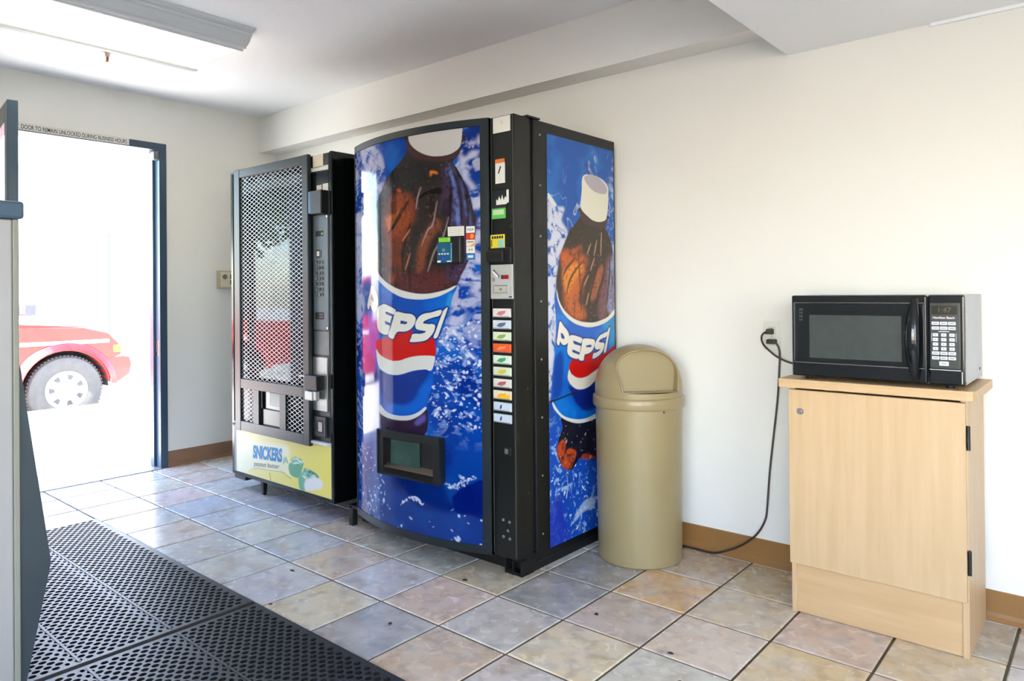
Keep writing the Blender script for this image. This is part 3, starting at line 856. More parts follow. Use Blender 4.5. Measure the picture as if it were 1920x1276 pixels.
# ------------------------------------------------------------------ materials
M_wall = mat('wall_paint', (232, 230, 223), .85, bump=.12, bscale=90)
M_ceil = mat('ceiling_texture', (246, 246, 245), .9, bump=.35, bscale=150)
M_grout = mat('grout', (92, 84, 66), .9, noise=.3, nscale=9)
M_base = mat('cove_base_vinyl', (150, 108, 58), .45, noise=.12, nscale=3)
M_base2 = mat('cove_base_vinyl_door_wall', (150, 112, 86), .5, noise=.1, nscale=3)
M_frame = mat('door_frame_paint', (62, 82, 100), .3, noise=.15, nscale=6)
M_black = mat('black_enamel', (13, 16, 15), .38, noise=.2, nscale=5)
M_blackg = mat('black_gloss', (7, 10, 12), .14, noise=.1, nscale=8)
M_blackp = mat('black_plastic', (14, 16, 16), .45, bump=.1, bscale=300)
M_char = mat('charcoal_enamel', (24, 33, 38), .35, noise=.15, nscale=6)
M_steel = mat('brushed_steel', (178, 178, 176), .3, metal=.85, noise=.15, nscale=30, stretch=(1, 1, 12))
M_zinc = mat('zinc_wire', (196, 200, 206), .4, metal=.5, noise=.1, nscale=40)
M_chrome = mat('chrome', (210, 212, 214), .12, metal=1.0)
M_white = mat('white_label_paper', (226, 224, 216), .6, noise=.05, nscale=30)
M_dark = mat('dark_cavity', (8, 9, 9), .6)
M_grey = mat('grey_plastic', (120, 124, 122), .45)
M_ink = mat('black_ink', (30, 30, 34), .6)
M_blue_ink = mat('blue_ink', (20, 138, 200), .5)


def flat(name, rgb, rough=.5):
    return mat('colour_' + name, rgb, rough, noise=.06, nscale=25)


# ------------------------------------------------------------------ room shell
fl = MB().box(D - .01, XR, YF, W, -.12, -.004).obj('floor', M_grout)
struct(fl)


def tile_material():
    m = bpy.data.materials.new('slate_look_tile')
    m.use_nodes = True
    nt = m.node_tree
    p = nt.nodes['Principled BSDF']
    oi = nt.nodes.new('ShaderNodeObjectInfo')
    tc = nt.nodes.new('ShaderNodeTexCoord')
    off = nt.nodes.new('ShaderNodeVectorMath')
    off.operation = 'SCALE'
    comb = nt.nodes.new('ShaderNodeCombineXYZ')
    for i in range(3):
        nt.links.new(oi.outputs['Random'], comb.inputs[i])
    nt.links.new(comb.outputs[0], off.inputs[0])
    off.inputs['Scale'].default_value = 37.0
    add = nt.nodes.new('ShaderNodeVectorMath')
    add.operation = 'ADD'
    nt.links.new(tc.outputs['Object'], add.inputs[0])
    nt.links.new(off.outputs[0], add.inputs[1])

    def noise(scale, detail, dist=0.6):
        n = nt.nodes.new('ShaderNodeTexNoise')
        n.inputs['Scale'].default_value = scale
        n.inputs['Detail'].default_value = detail
        n.inputs['Distortion'].default_value = dist
        nt.links.new(add.outputs[0], n.inputs['Vector'])
        return n

    def ramp(n, p0, p1):
        r = nt.nodes.new('ShaderNodeMapRange')
        r.inputs['From Min'].default_value = p0
        r.inputs['From Max'].default_value = p1
        nt.links.new(n.outputs['Fac'], r.inputs['Value'])
        return r

    def mix(fac, a, b):
        x = nt.nodes.new('ShaderNodeMix')
        x.data_type = 'RGBA'
        nt.links.new(fac, x.inputs[0])
        if isinstance(a, tuple):
            x.inputs[6].default_value = (*a, 1)
        else:
            nt.links.new(a, x.inputs[6])
        if isinstance(b, tuple):
            x.inputs[7].default_value = (*b, 1)
        else:
            nt.links.new(b, x.inputs[7])
        return x.outputs[2]

    pale = mix(ramp(noise(11, 9, .3), .4, .95).outputs[0], oi.outputs['Color'], lin((214, 210, 206)))
    dk = nt.nodes.new('ShaderNodeMix')
    dk.data_type = 'RGBA'
    dk.blend_type = 'MULTIPLY'
    nt.links.new(ramp(noise(19, 10, .4), .48, .8).outputs[0], dk.inputs[0])
    nt.links.new(pale, dk.inputs[6])
    dk.inputs[7].default_value = (.62, .63, .68, 1)
    rust_f = nt.nodes.new('ShaderNodeMath')
    rust_f.operation = 'MULTIPLY'
    rust_f.inputs[1].default_value = .55
    nt.links.new(ramp(noise(9, 8, .8), .52, .8).outputs[0], rust_f.inputs[0])
    fin = mix(rust_f.outputs[0], dk.outputs[2], lin((168, 136, 104)))
    nt.links.new(fin, p.inputs['Base Color'])
    rr = nt.nodes.new('ShaderNodeMapRange')
    rr.inputs['To Min'].default_value = .18
    rr.inputs['To Max'].default_value = .34
    nr = noise(18, 4)
    nt.links.new(nr.outputs['Fac'], rr.inputs['Value'])
    nt.links.new(rr.outputs[0], p.inputs['Roughness'])
    b = nt.nodes.new('ShaderNodeBump')
    b.inputs['Strength'].default_value = .08
    b.inputs['Distance'].default_value = .003
    nt.links.new(noise(26, 6).outputs['Fac'], b.inputs['Height'])
    nt.links.new(b.outputs[0], p.inputs['Normal'])
    return m


M_tile = tile_material()
LILAC, SLATE, SAND, PINK, RUST, OLIVE, MIST = (168, 168, 178), (124, 128, 140), (188, 176, 150), (178, 156, 142), (186, 146, 102), (142, 138, 124), (172, 176, 178)
TILE = {(0, 0): PINK, (1, 0): LILAC, (2, 0): (184, 160, 146), (3, 0): (166, 164, 166), (4, 0): SAND, (5, 0): (164, 168, 166),
        (2, -1): SLATE, (3, -1): (172, 152, 134), (4, -1): (168, 166, 172), (5, -1): SAND, (1, -1): SAND, (0, -1): LILAC, (-1, -1): MIST,
        (-1, 0): (156, 164, 180), (-2, 0): (166, 172, 176), (-3, 0): (156, 168, 190), (-4, 0): (150, 164, 194), (-5, 0): (190, 170, 170),
        (0, 1): OLIVE, (1, 1): (134, 138, 132), (2, 1): (158, 146, 122), (3, 1): (116, 120, 128), (3, 2): (120, 122, 122),
        (4, 1): (158, 146, 144), (5, 1): (180, 166, 158), (4, 2): RUST, (5, 2): (172, 156, 132), (5, 3): (156, 140, 108), (4, 3): (152, 134, 116),
        (6, 2): (172, 152, 144), (6, 1): (180, 160, 124), (7, 2): (172, 156, 124), (7, 3): (132, 130, 120), (8, 3): (144, 138, 136), (8, 2): (166, 168, 174),
        (7, 1): (176, 160, 150), (-2, 1): (128, 128, 148), (-1, 1): (164, 144, 128), (-3, 1): (146, 156, 186), (-2, -1): (164, 170, 176), (-3, -1): (190, 178, 176)}
PAL = [LILAC, MIST, SAND, PINK, (160, 168, 184), (168, 168, 176), (176, 170, 160), SLATE]


def tile_mesh(k):
    rs = random.Random(k)
    g, h = .0042, T / 2
    mb = MB()
    j = lambda: rs.uniform(-.0008, .0008)
    lo = [(sx * (h - g), sy * (h - g)) for sx, sy in ((-1, -1), (1, -1), (1, 1), (-1, 1))]
    v = [(x + j(), y + j(), -.014) for x, y in lo] + [(x + j(), y + j(), -.0028) for x, y in lo] + [(x * .977, y * .977, j() * .35) for x, y in lo]
    f = [(3, 2, 1, 0), (8, 9, 10, 11)]
    for q in (0, 4):
        f += [(q + i, q + (i + 1) % 4, q + 4 + (i + 1) % 4, q + 4 + i) for i in range(4)]
    mb.add(v, f)
    me = bpy.data.meshes.new('tile')
    me.from_pydata(mb.v, [], mb.f)
    me.update()
    me.materials.append(M_tile)
    return me


TM = [tile_mesh(k) for k in range(6)]
rest = MB()
for i in range(-7, 15):
    for j in range(-11, 5):
        x0, x1, y0, y1 = max(i * T, D), min(i * T + T, XR), max(j * T, YF), min(j * T + T, W)
        if x1 - x0 < .012 or y1 - y0 < .012:
            continue
        if i <= 9 and j >= -6:
            o = bpy.data.objects.new('tile', random.choice(TM))
            COL.objects.link(o)
            o.parent = fl
            o.location = ((x0 + x1) / 2, (y0 + y1) / 2, 0)
            o.scale = ((x1 - x0) / T, (y1 - y0) / T, 1)
            c = TILE.get((i, j))
            if c is None:
                c = random.choice(PAL)
            wm = max(0, min(1, (i - 0) / 4)) if c is not None else 0
            c = (c[0] + 10 * wm, c[1] + 2 * wm, c[2] - 10 * wm)
            o.color = (*lin(tuple(min(255, v * .8 + 64) for v in c)), 1)
        else:
            rest.box(x0 + .003, x1 - .003, y0 + .003, y1 - .003, -.012, 0)
ro = rest.obj('tile_field', M_tile, fl)
ro['kind'] = 'stuff'
ro.color = (*lin(LILAC), 1)

struct(MB().box(D - .15, XR + .15, W, W + .15, -.12, CEIL + .1).obj('wall_back', M_wall))
# door wall with its opening (jambs at y -0.59 .. 0.416, header at 2.138)
JL, JR, JH = -.59, .416, 2.138
struct(MB().box(D - .14, D, JR, W, -.12, CEIL + .1).box(D - .14, D, YF, JL, -.12, CEIL + .1).box(D - .14, D, JL, JR, JH, CEIL + .1).obj('wall_door_side', M_wall))
sy0, sy1 = -2.4, -1.0
struct(MB().box(XR, XR + .15, YF - .15, sy0, -.12, CEIL + .1).box(XR, XR + .15, sy1, W, -.12, CEIL + .1).box(XR, XR + .15, sy0, sy1, -.12, .5).box(XR, XR + .15, sy0, sy1, 2.05, CEIL + .1).obj('wall_right', M_wall))
wx0, wx1, wz0, wz1 = 1.9, 4.3, .5, 2.05
struct(MB().box(D - .14, wx0, YF - .15, YF, -.12, CEIL + .1).box(wx1, XR, YF - .15, YF, -.12, CEIL + .1)
       .box(wx0, wx1, YF - .15, YF, -.12, wz0).box(wx0, wx1, YF - .15, YF, wz1, CEIL + .1).obj('wall_front', M_wall))
M_pane = glass_mat('window_glass', top=.35)
win = struct(MB().ring(wx0, wx1, wz0, wz1, .05, YF - .12, YF - .04).box(3.08, 3.12, YF - .11, YF - .05, wz0, wz1).obj('window_1', M_frame))
MB().box(wx0 + .05, wx1 - .05, YF - .085, YF - .079, wz0 + .05, wz1 - .05).obj('pane', M_pane, win)
struct(MB().prism([(YF - .15, 2.3), (YF - .15, 2.22), (YF - 1.7, 2.0), (YF - 1.7, 2.06)], 'x', wx0 - .5, wx1 + .6).obj('sun_block_slab', mat('sun_block_grey', (150, 146, 136), .8, noise=.1)))  # unseen slab added outside to keep direct sun out of the front window
win2 = struct(MB().box(XR + .04, XR + .12, sy0, sy0 + .05, .5, 2.05).box(XR + .04, XR + .12, sy1 - .05, sy1, .5, 2.05).box(XR + .04, XR + .12, sy0 + .05, sy1 - .05, .5, .55).box(XR + .04, XR + .12, sy0 + .05, sy1 - .05, 2.0, 2.05).box(XR + .05, XR + .11, -1.72, -1.68, .55, 2.0).obj('window_2', M_frame))
MB().box(XR + .079, XR + .085, sy0 + .05, sy1 - .05, .55, 2.0).obj('pane', M_pane, win2)
struct(MB().box(D - .14, XR + .15, YF - .15, W + .15, CEIL, CEIL + .12).obj('ceiling', M_ceil))
# shallow boxed-in run along the top of the back wall, and the dropped ceiling over the near part of the room
struct(MB().box(D, 1.69, 1.095, W, 2.18, CEIL).obj('wall_soffit', M_wall))
drop = struct(MB().box(1.69, XR, YF, W, 2.09, CEIL).obj('ceiling_drop', M_ceil))
MB().box(2.2, XR, 1.222, 1.234, 2.078, 2.09).obj('caulk_strip', mat('caulk', (238, 240, 240), .7), drop)


def cove(name, a, b, axis, face, m, sgn):
    prof = [(0, 0), (.014, 0), (.014, .006), (.007, .016), (.004, .03), (.0035, .1), (0, .104)]
    if axis == 'x':
        o = MB().prism([(face + sgn * q, z) for q, z in prof], 'x', a, b)
    else:
        o = MB().prism([(face + sgn * q, z) for q, z in prof], 'y', a, b)
    return struct(o.obj(name, m))


cove('baseboard_back', D + .016, XR - .016, 'x', W, M_base, -1)
cove('baseboard_door_side', JR + .002, W - .016, 'y', D, M_base2, 1)
cove('baseboard_door_side_far', YF + .02, JL - .002, 'y', D, M_base2, 1)

# steel door frame, with its strike plate, closer bracket and sign strip
trim = struct(MB().box(D - .145, D + .012, JR - .046, JR, -.004, JH).box(D - .145, D + .012, JL, JL + .046, -.004, JH)
              .box(D - .145, D + .012, JL + .046, JR - .046, JH - .046, JH)
              .box(D - .1, D - .055, JR - .062, JR - .046, -.004, JH - .046).obj('trim_1', M_frame))
MB().box(D - .05, D - .012, JR - .049, JR - .0455, .74, .84, .001).obj('strike_plate', M_chrome, trim)
MB().box(D - .036, D - .022, JR - .0505, JR - .0485, .765, .815).obj('latch_hole', M_dark, trim)
MB().box(D - .045, D + .006, JR - .078, JR - .046, 2.03, 2.085, .004).obj('closer_bracket', M_grey, trim)
struct(MB().box(D - .15, D + .03, JL + .046, JR - .046, -.02, .006, .004).obj('trim_2', mat('aluminium_sill', (190, 190, 188), .35, metal=.6, noise=.1)))
sg = thing('door_sign', 'narrow white strip reading DOOR TO REMAIN UNLOCKED DURING BUSINESS HOURS above the doorway', 'sign', (D + .0125, -.16, 2.098))
MB().box(D + .0125, D + .0137, -.5, .183, 2.098, 2.137).obj('strip', M_white, sg)
text('lettering', 'DOOR TO REMAIN UNLOCKED DURING BUSINESS HOURS', M_ink, sg, (D + .0141, -.405, 2.105), (0, 1, 0), (0, 0, 1), .025, .575, .012)

# open glass door, swung into the room on its left-hand jamb
hin, fre = Vector((D + .03, -.56, 0)), Vector((-1.225, -.672, 0))
dx = (fre - hin).normalized()
LEAF = (fre - hin).length
DM = Matrix(((dx.x, -dx.y, 0, hin.x), (dx.y, dx.x, 0, hin.y), (0, 0, 1, 0), (0, 0, 0, 1)))
door = MB().box(0, .09, -.022, .022, .012, 2.06, .004).box(LEAF - .09, LEAF, -.022, .022, .012, 2.06, .004) \
    .box(.09, LEAF - .09, -.022, .022, 1.97, 2.06, .003).box(.09, LEAF - .09, -.022, .022, .012, .22, .003).obj('door_1', M_frame, M=DM)
struct(door)
MB().box(.085, LEAF - .085, -.004, .004, .215, 1.975).obj('pane', M_pane, door, M=DM)
MB().box(.09, LEAF - .09, -.05, -.036, 1.0, 1.03, .004).box(.1, .12, -.04, -.02, 1.0, 1.03).box(LEAF - .12, LEAF - .1, -.04, -.02, 1.0, 1.03).obj('push_bar', M_chrome, door, M=DM)
for z in (.25, 1.03, 1.82):
    MB().cyl((-.006, .012, z - .05), (-.006, .012, z + .05), .009, n=12).obj('hinge', M_chrome, door, M=DM)
# ------------------------------------------------------------------ cola vending machine
AX, AY, AR = 0.3185, 1.5366, 1.1736        # centre line and radius of the bowed door


def arc_y(x, off=0.0):
    return AY - math.sqrt((AR + off) ** 2 - (x - AX) ** 2)


def arc_frame(x, off=0.0):
    """local frame on the bowed door: X along the curve, Y into the machine, Z up"""
    y = arc_y(x, off)
    n = Vector((AX - x, AY - y, 0)).normalized()
    t = Vector((n.y, -n.x, 0))
    return Matrix(((t.x, n.x, 0, x), (t.y, n.y, 0, y), (0, 0, 1, 0), (0, 0, 0, 1)))


def arc_slab(x0, x1, z0, z1, o_front, o_back=None, yback=None, n=40):
    xs = [x0 + (x1 - x0) * i / n for i in range(n + 1)]
    poly = [(x, arc_y(x, o_front)) for x in xs]
    poly += [(x1, yback), (x0, yback)] if yback is not None else [(x, arc_y(x, o_back)) for x in reversed(xs)]
    return MB().prism(poly, 'z', z0, z1)


cola = thing('vending_machine', 'tall black cola vending machine with a bowed blue door reading PEPSI', 'vending machine', (.35, .8, 0))
SX = .883
MB().box(-.2, SX, .588, 1.205, .03, 1.85, .005).obj('body', M_black, cola)
MB().box(-.19, SX - .004, .53, 1.2, .0, .074, .003).obj('base', M_blackp, cola)
MB().box(-.195, -.165, .455, .485, 0, .1, .003).box(-.2, -.1, .455, .6, .085, .1, .002).obj('leg', M_blackp, cola)
MB().box(.79, SX - .002, .492, .57, .0, .012, .002).box(.79, .797, .492, .57, .0, .062).box(SX - .01, SX - .002, .492, .57, 0, .062).box(.83, .836, .492, .5, 0, .05).obj('foot_bracket', M_blackp, cola)
MB().box(-.195, SX - .012, .56, .592, .08, 1.845).obj('gasket', M_dark, cola)
MB().box(.84, SX + .003, .545, .63, 1.851, 1.859, .002).obj('hinge_plate', M_blackp, cola)
door_c = arc_slab(-.12, .757, .075, 1.85, -.006, yback=.565).obj('door', M_black, cola, smooth=True)
fr = MB()
for q in (arc_slab(-.12, .757, 1.82, 1.85, 0, -.02), arc_slab(-.12, .757, .075, .107, 0, -.02), arc_slab(.7235, .757, .107, 1.82, 0, -.02, n=4), arc_slab(-.12, -.1135, .107, 1.82, 0, -.02, n=2)):
    fr.add(q.v, q.f)
fr.obj('door_frame', M_char, door_c, smooth=True)
paint_front().sheet('door_print', lambda a, b: (a, AY - np.sqrt((AR - .0025) ** 2 - (a - AX) ** 2), b), print_mat('front_print', .07, 0.0, .32), door_c)
MB().box(.760, SX, .462, .565, .075, 1.85, .004).obj('side_column', M_black, cola)
MB().box(.7605, .7635, .4605, .463, .085, 1.845).box(.876, .8785, .4605, .463, .085, 1.845).obj('column_edge_highlight', mat('edge_highlight', (96, 100, 92), .35, metal=.6), cola)  # pale strips that paint the highlights along the column's edges
# printed side panel
paint_side().sheet('side_print', lambda a, b: (SX + .0012 + 0 * a, a, b), print_mat('side_print_ink', .3), cola)
for z in (1.79, 1.58, 1.37, 1.1, .86, .62, .38, .14):
    MB().cyl((SX - .001, .628, z), (SX + .0025, .628, z), .0055, .004, n=10).obj('rivet', M_steel, cola)
for z in (1.76, 1.45, 1.22, 1.17, .75, .33):
    MB().cyl((SX - .001, .535, z), (SX + .002, .535, z), .005, .003, n=10).obj('rivet', M_char, cola)
MB().tube([(SX + .002, .79, .36), (SX + .003, .8, .31), (SX + .002, .79, .25)], .002, sub=3).obj('scuff_scar', M_steel, cola)

YC0 = .4605


def plate(name, x0, x1, z0, z1, m, parent=cola, y=YC0, t=.0012, b=0):
    return MB().box(x0, x1, y - t, y + .002, z0, z1, b).obj(name, m, parent)


pl = plate('sticker', .775, .866, 1.783, 1.846, M_white)
MB().cyl((.822, YC0 - .0022, 1.822), (.822, YC0 - .001, 1.822), .008, n=14).obj('stain', flat('stain', (222, 208, 150)), pl)
pl = plate('warning_sticker', .786, .836, 1.578, 1.676, M_white)
plate('orange_header', .786, .836, 1.66, 1.676, flat('orange', (226, 120, 40)), pl, t=.0018)
MB().prism([(.8, 1.618), (.806, 1.618), (.818, 1.645), (.812, 1.647)], 'y', YC0 - .0019, YC0 - .001).obj('pictogram', M_ink, pl)
pl = plate('torn_sticker', .765, .857, 1.489, 1.549, M_char)
MB().prism([(.79, 1.492), (.845, 1.492), (.848, 1.512), (.838, 1.524), (.83, 1.508), (.822, 1.53), (.814, 1.51), (.806, 1.526), (.798, 1.508), (.79, 1.515)], 'y', YC0 - .002, YC0 - .001).obj('paper_remnant', M_white, pl)
plate('torn_edge', .845, .857, 1.497, 1.549, M_white, pl, t=.0018)
pl = plate('green_sticker', .765, .838, 1.436, 1.490, flat('green', (96, 190, 84)))
plate('dark_band', .765, .838, 1.478, 1.49, M_ink, pl, t=.0016)
plate('pale_patch', .772, .83, 1.452, 1.472, flat('pale_green', (190, 220, 180)), pl, t=.0016)
MB().cyl((.866, .455, 1.4), (.866, .463, 1.4), .006, n=14).obj('lock', M_char, cola)
pl = plate('yellow_sticker', .757, .832, 1.314, 1.372, flat('yellow', (232, 212, 60)))
plate('blue_note_print', .8, .829, 1.318, 1.352, flat('pale_teal', (150, 204, 190)), pl, t=.0018)
for q in range(5):
    plate('dark_print', .764 + q * .013, .773 + q * .013, 1.356, 1.367, M_ink, pl, t=.0018)
plate('dark_print', .761, .765, 1.325, 1.352, M_ink, pl, t=.0018)
bv = MB().box(.758, .872, .45, .464, 1.255, 1.318, .004).box(.752, .842, .435, .455, 1.262, 1.308, .004).obj('bill_acceptor', M_blackp, cola)
MB().box(.758, .832, .4338, .4365, 1.279, 1.289).obj('bill_slot', M_dark, bv)
cm = MB().box(.758, .876, .455, .463, 1.112, 1.251, .003).obj('coin_mechanism', mat('satin_plate', (200, 200, 196), .3, metal=.3, noise=.06, nscale=30), cola)
MB().box(-.006, .006, -.006, .002, -.022, .022, .004).obj('coin_slot', M_chrome, cm, M=Matrix.Translation((.793, .454, 1.215)) @ Matrix.Rotation(math.radians(-50), 4, 'Y'))
MB().cyl((.776, .4525, 1.19), (.776, .4555, 1.19), .009, n=16).obj('return_button', M_chrome, cm)
MB().box(.818, .856, .453, .456, 1.192, 1.208).obj('display', mat('red_display', (150, 20, 20), .2), cm)
MB().box(.818, .828, .4525, .4555, 1.192, 1.208).obj('display_edge', M_ink, cm)
MB().ring(.778, .852, 1.136, 1.168, .003, .4515, .456).obj('coin_plate_rim', M_steel, cm)
MB().cyl((.814, .4525, 1.151), (.814, .4555, 1.151), .006, n=14).obj('lock', flat('brass', (150, 124, 60)), cm)
MB().box(.858, .872, .4535, .456, 1.118, 1.123).obj('maker_mark', M_ink, cm)
BT = [((222, 214, 214), (196, 120, 120)), ((206, 212, 220), (90, 100, 130)), ((214, 220, 196), (130, 170, 80)), ((228, 96, 44), (236, 130, 80)), ((206, 220, 206), (60, 150, 90)),
      ((206, 216, 190), (210, 190, 60)), ((216, 210, 204), (170, 90, 90)), ((224, 210, 190), (232, 176, 40)), ((196, 206, 216), (40, 70, 150)), ((196, 206, 216), (40, 70, 150))]
for q, (bg, fg) in enumerate(BT):
    z1 = 1.074 - q * .0471
    bt = MB().box(.769, .863, .4535, .463, z1 - .0355, z1, .003).obj('selection_button', flat('button_%d' % q, bg, .25), cola)
    a = .79 if q < 8 else .804
    w = .05 if q < 8 else .012
    MB().prism([(a, z1 - .024), (a + w * .3, z1 - .012), (a + w, z1 - .008), (a + w * .9, z1 - .02), (a + w * .5, z1 - .028)], 'y', .4526, .4545).obj('brand_print', flat('print_%d' % q, fg), bt)
    MB().box(.773, .86, .4528, .4545, z1 - .0335, z1 - .031).obj('caption', flat('caption', (110, 114, 116)), bt)
    if q in (3, 7):
        MB().prism([(.772, z1 - .03), (.86, z1 - .03), (.86, z1 - .012), (.82, z1 - .022)], 'y', .4524, .4545).obj('colour_flash', flat('flash_%d' % q, (236, 84, 30) if q == 3 else (240, 186, 30)), bt)
ret = plate('coin_return', .824, .86, .487, .52, M_blackp, t=.006, b=.003)
plate('coin_flap', .828, .846, .494, .514, M_steel, ret, t=.007)
for (x, z) in ((.812, .225), (.845, .222), (.812, .158), (.846, .155), (.836, .186)):
    MB().cyl((x, YC0 - .002, z), (x, YC0 + .002, z), .006, .006, n=12).obj('screw', M_grey, cola)
plate('key_slot', .826, .829, .17, .205, M_dark)
# delivery port
PM = arc_frame(.372, 0)
dp = MB().ring(-.186, .186, .345, .534, .034, -.026, .012, .03).obj('delivery_port', M_blackp, cola, M=PM)
MB().box(-.155, .155, -.002, .004, .372, .506).obj('port_back', M_dark, dp, M=PM)
MB().box(-.125, .055, -.008, -.003, .382, .498, .004).obj('port_flap', mat('smoked_flap', (54, 78, 72), .25, noise=.35, nscale=9), dp, M=PM)
MB().prism([(-.026, .375), (0, .398), (0, .37), (-.026, .352)], 'x', -.15, .15).obj('port_sill', mat('bronze_sill', (58, 50, 38), .35, metal=.5), dp, M=PM)
MB().ring(-.19, .19, .341, .538, .006, -.029, -.02).obj('port_rim', M_char, dp, M=PM)
# card reader and accepted-card stickers
KM = arc_frame(.6, 0)
cr = MB().box(-.053, .055, -.03, .002, 1.26, 1.37, .005).obj('card_reader', M_blackp, cola, M=KM)
MB().box(-.052, .018, -.038, -.028, 1.262, 1.345, .003).obj('reader_face', mat('reader_teal', (26, 96, 132), .25, noise=.5, nscale=14), cr, M=KM)
MB().box(-.045, .008, -.037, -.028, 1.347, 1.367, .002).obj('reader_screen', flat('lcd_green', (120, 190, 60), .2), cr, M=KM)
MB().cyl((-.02, -.0395, 1.315), (-.02, -.036, 1.315), .007, n=14).obj('chip', M_grey, cr, M=KM)
for q in range(4):
    MB().box(-.044 + q * .0135, -.036 + q * .0135, -.0395, -.037, 1.296, 1.302).obj('card_logo', flat('card_logo', (206, 214, 222)), cr, M=KM)
MB().box(-.032, -.012, -.0395, -.037, 1.272, 1.288).obj('blue_badge', flat('badge', (40, 60, 170)), cr, M=KM)
MB().box(-.05, -.034, -.0395, -.037, 1.264, 1.272).obj('white_badge', M_white, cr, M=KM)
MB().box(-.004, .014, -.0395, -.037, 1.266, 1.270).obj('maker_mark', M_white, cr, M=KM)
il = MB().box(-.021, .056, -.003, .001, 1.374, 1.413).obj('instruction_label', M_white, cola, M=KM)
for q in range(4):
    MB().box(-.016, .05, -.0036, -.0028, 1.381 + q * .008, 1.3822 + q * .008).obj('print_line', M_grey, il, M=KM)
VM = arc_frame(.682, 0)
for q, (c, fg) in enumerate((((226, 226, 220), None), ((200, 50, 30), (236, 150, 50)), ((222, 218, 206), (232, 140, 50)), ((222, 222, 210), (110, 110, 110)), ((30, 104, 170), (210, 220, 226)))):
    z1 = 1.411 - q * .0278
    s = MB().box(-.019, .019, -.003, .001, z1 - .0265, z1).obj('card_sticker', flat('sticker_%d' % q, c), cola, M=VM)
    if q == 0:
        o = VM @ Vector((-.0145, -.0036, z1 - .019))
        text('lettering', 'VISA', flat('navy', (40, 50, 110)), s, o, VM.col[0].xyz, (0, 0, 1), .011, .029, .01, .25)
    elif q == 1:
        for dxx, cc in ((-.006, (214, 30, 26)), (.006, (240, 156, 50))):
            MB().cyl((dxx, -.0038, z1 - .0135), (dxx, -.002, z1 - .0135), .0095, n=18).obj('disc', flat('disc%d' % int(dxx * 1000), cc), s, M=VM)
    elif q == 2:
        MB().prism([(-.004, z1 - .025), (.018, z1 - .025), (.018, z1 - .014)], 'y', -.0038, -.002).obj('orange_corner', flat('corner', fg), s, M=VM)
        MB().box(-.015, .014, -.0036, -.002, z1 - .011, z1 - .006).obj('name_print', M_grey, s, M=VM)
    elif q == 3:
        for dxx in (-.008, .004):
            MB().box(dxx, dxx + .005, -.0036, -.002, z1 - .017, z1 - .009).obj('glyph', flat('glyph', fg), s, M=VM)
    else:
        MB().box(-.012, .012, -.0036, -.002, z1 - .018, z1 - .008).obj('name_print', flat('amex', fg), s, M=VM)

# ------------------------------------------------------------------ snack vending machine
snk = thing('vending_machine', 'black snack vending machine behind a wire mesh guard, yellow SNICKERS panel along its foot', 'vending machine', (-.78, .8, 0))
X0, X1, YS, ZB, ZT = -1.283, -.277, .43, .09, 1.853
MB().box(X0, X0 + .03, YS, 1.18, ZB, ZT, .004).box(X1 - .022, X1, YS - .004, 1.18, ZB, ZT, .004).box(X0 + .03, X1 - .022, YS + .01, 1.18, ZT - .03, ZT - .002).box(X0 + .03, X1 - .022, YS, 1.18, ZB, ZB + .022) \
    .box(X0 + .03, X1 - .022, 1.16, 1.18, ZB, ZT - .02).box(-.49, -.478, YS + .02, 1.16, ZB + .02, ZT - .03).obj('body', M_blackg, snk)
for (x, y) in ((-1.01, .475), (-.55, 1.0), (-1.18, 1.1), (-.36, 1.1)):
    MB().cyl((x, y, 0), (x, y, ZB + .005), .013, .022, n=4).obj('leg', M_blackp, snk)
MB().box(-1.275, -1.15, .44, .6, .062, .09, .004).obj('corner_bracket', M_blackp, snk)
MB().box(X0 + .03, -.49, YS + .004, YS + .02, ZT - .05, ZT - .003).box(X0 + .03, X0 + .052, YS + .004, YS + .02, .4, ZT - .05).box(X0 + .05, -.49, YS + .004, YS + .02, .392, .41).obj('front_frame', M_char, snk)
M_snackglass = glass_mat('vending_glass', (150, 160, 165), .01, 0.0, .35)
MB().box(X0 + .052, -.49, YS + .012, YS + .018, .62, ZT - .05).obj('glass_front', M_snackglass, snk)
MB().box(X0 + .03, -.49, 1.12, 1.13, .4, 1.82).obj('back_liner', mat('liner', (52, 60, 70), .5, noise=.2), snk)
for z in (.72, .93, 1.14, 1.35, 1.56):
    sh = MB().box(X0 + .035, -.495, .5, 1.11, z, z + .012).obj('shelf', M_grey, snk)
    MB().box(X0 + .035, -.495, .493, .5, z - .012, z + .03).obj('price_rail', flat('price_rail', (150, 152, 158)), sh)
MB().box(X0 + .06, -.51, .47, .53, 1.745, 1.785, .006).obj('lamp_cover', mat('lamp_cover', (236, 226, 222), .4, emit=(255, 240, 235), estr=.6), snk)
MB().box(X0 + .052, -.49, YS + .02, YS + .03, .4, .62).obj('kick_panel', M_char, snk)
dv = MB().box(-.935, -.71, .42, .44, .4, .61, .004).obj('delivery_flap', M_blackg, snk)
MB().box(-.85, -.745, .4175, .4215, .53, .6).obj('white_notice', M_white, dv)
MB().box(-.93, -.715, .412, .424, .41, .51, .006).obj('flap_guard', mat('black_vinyl', (26, 28, 34), .22, noise=.4, nscale=14), dv)
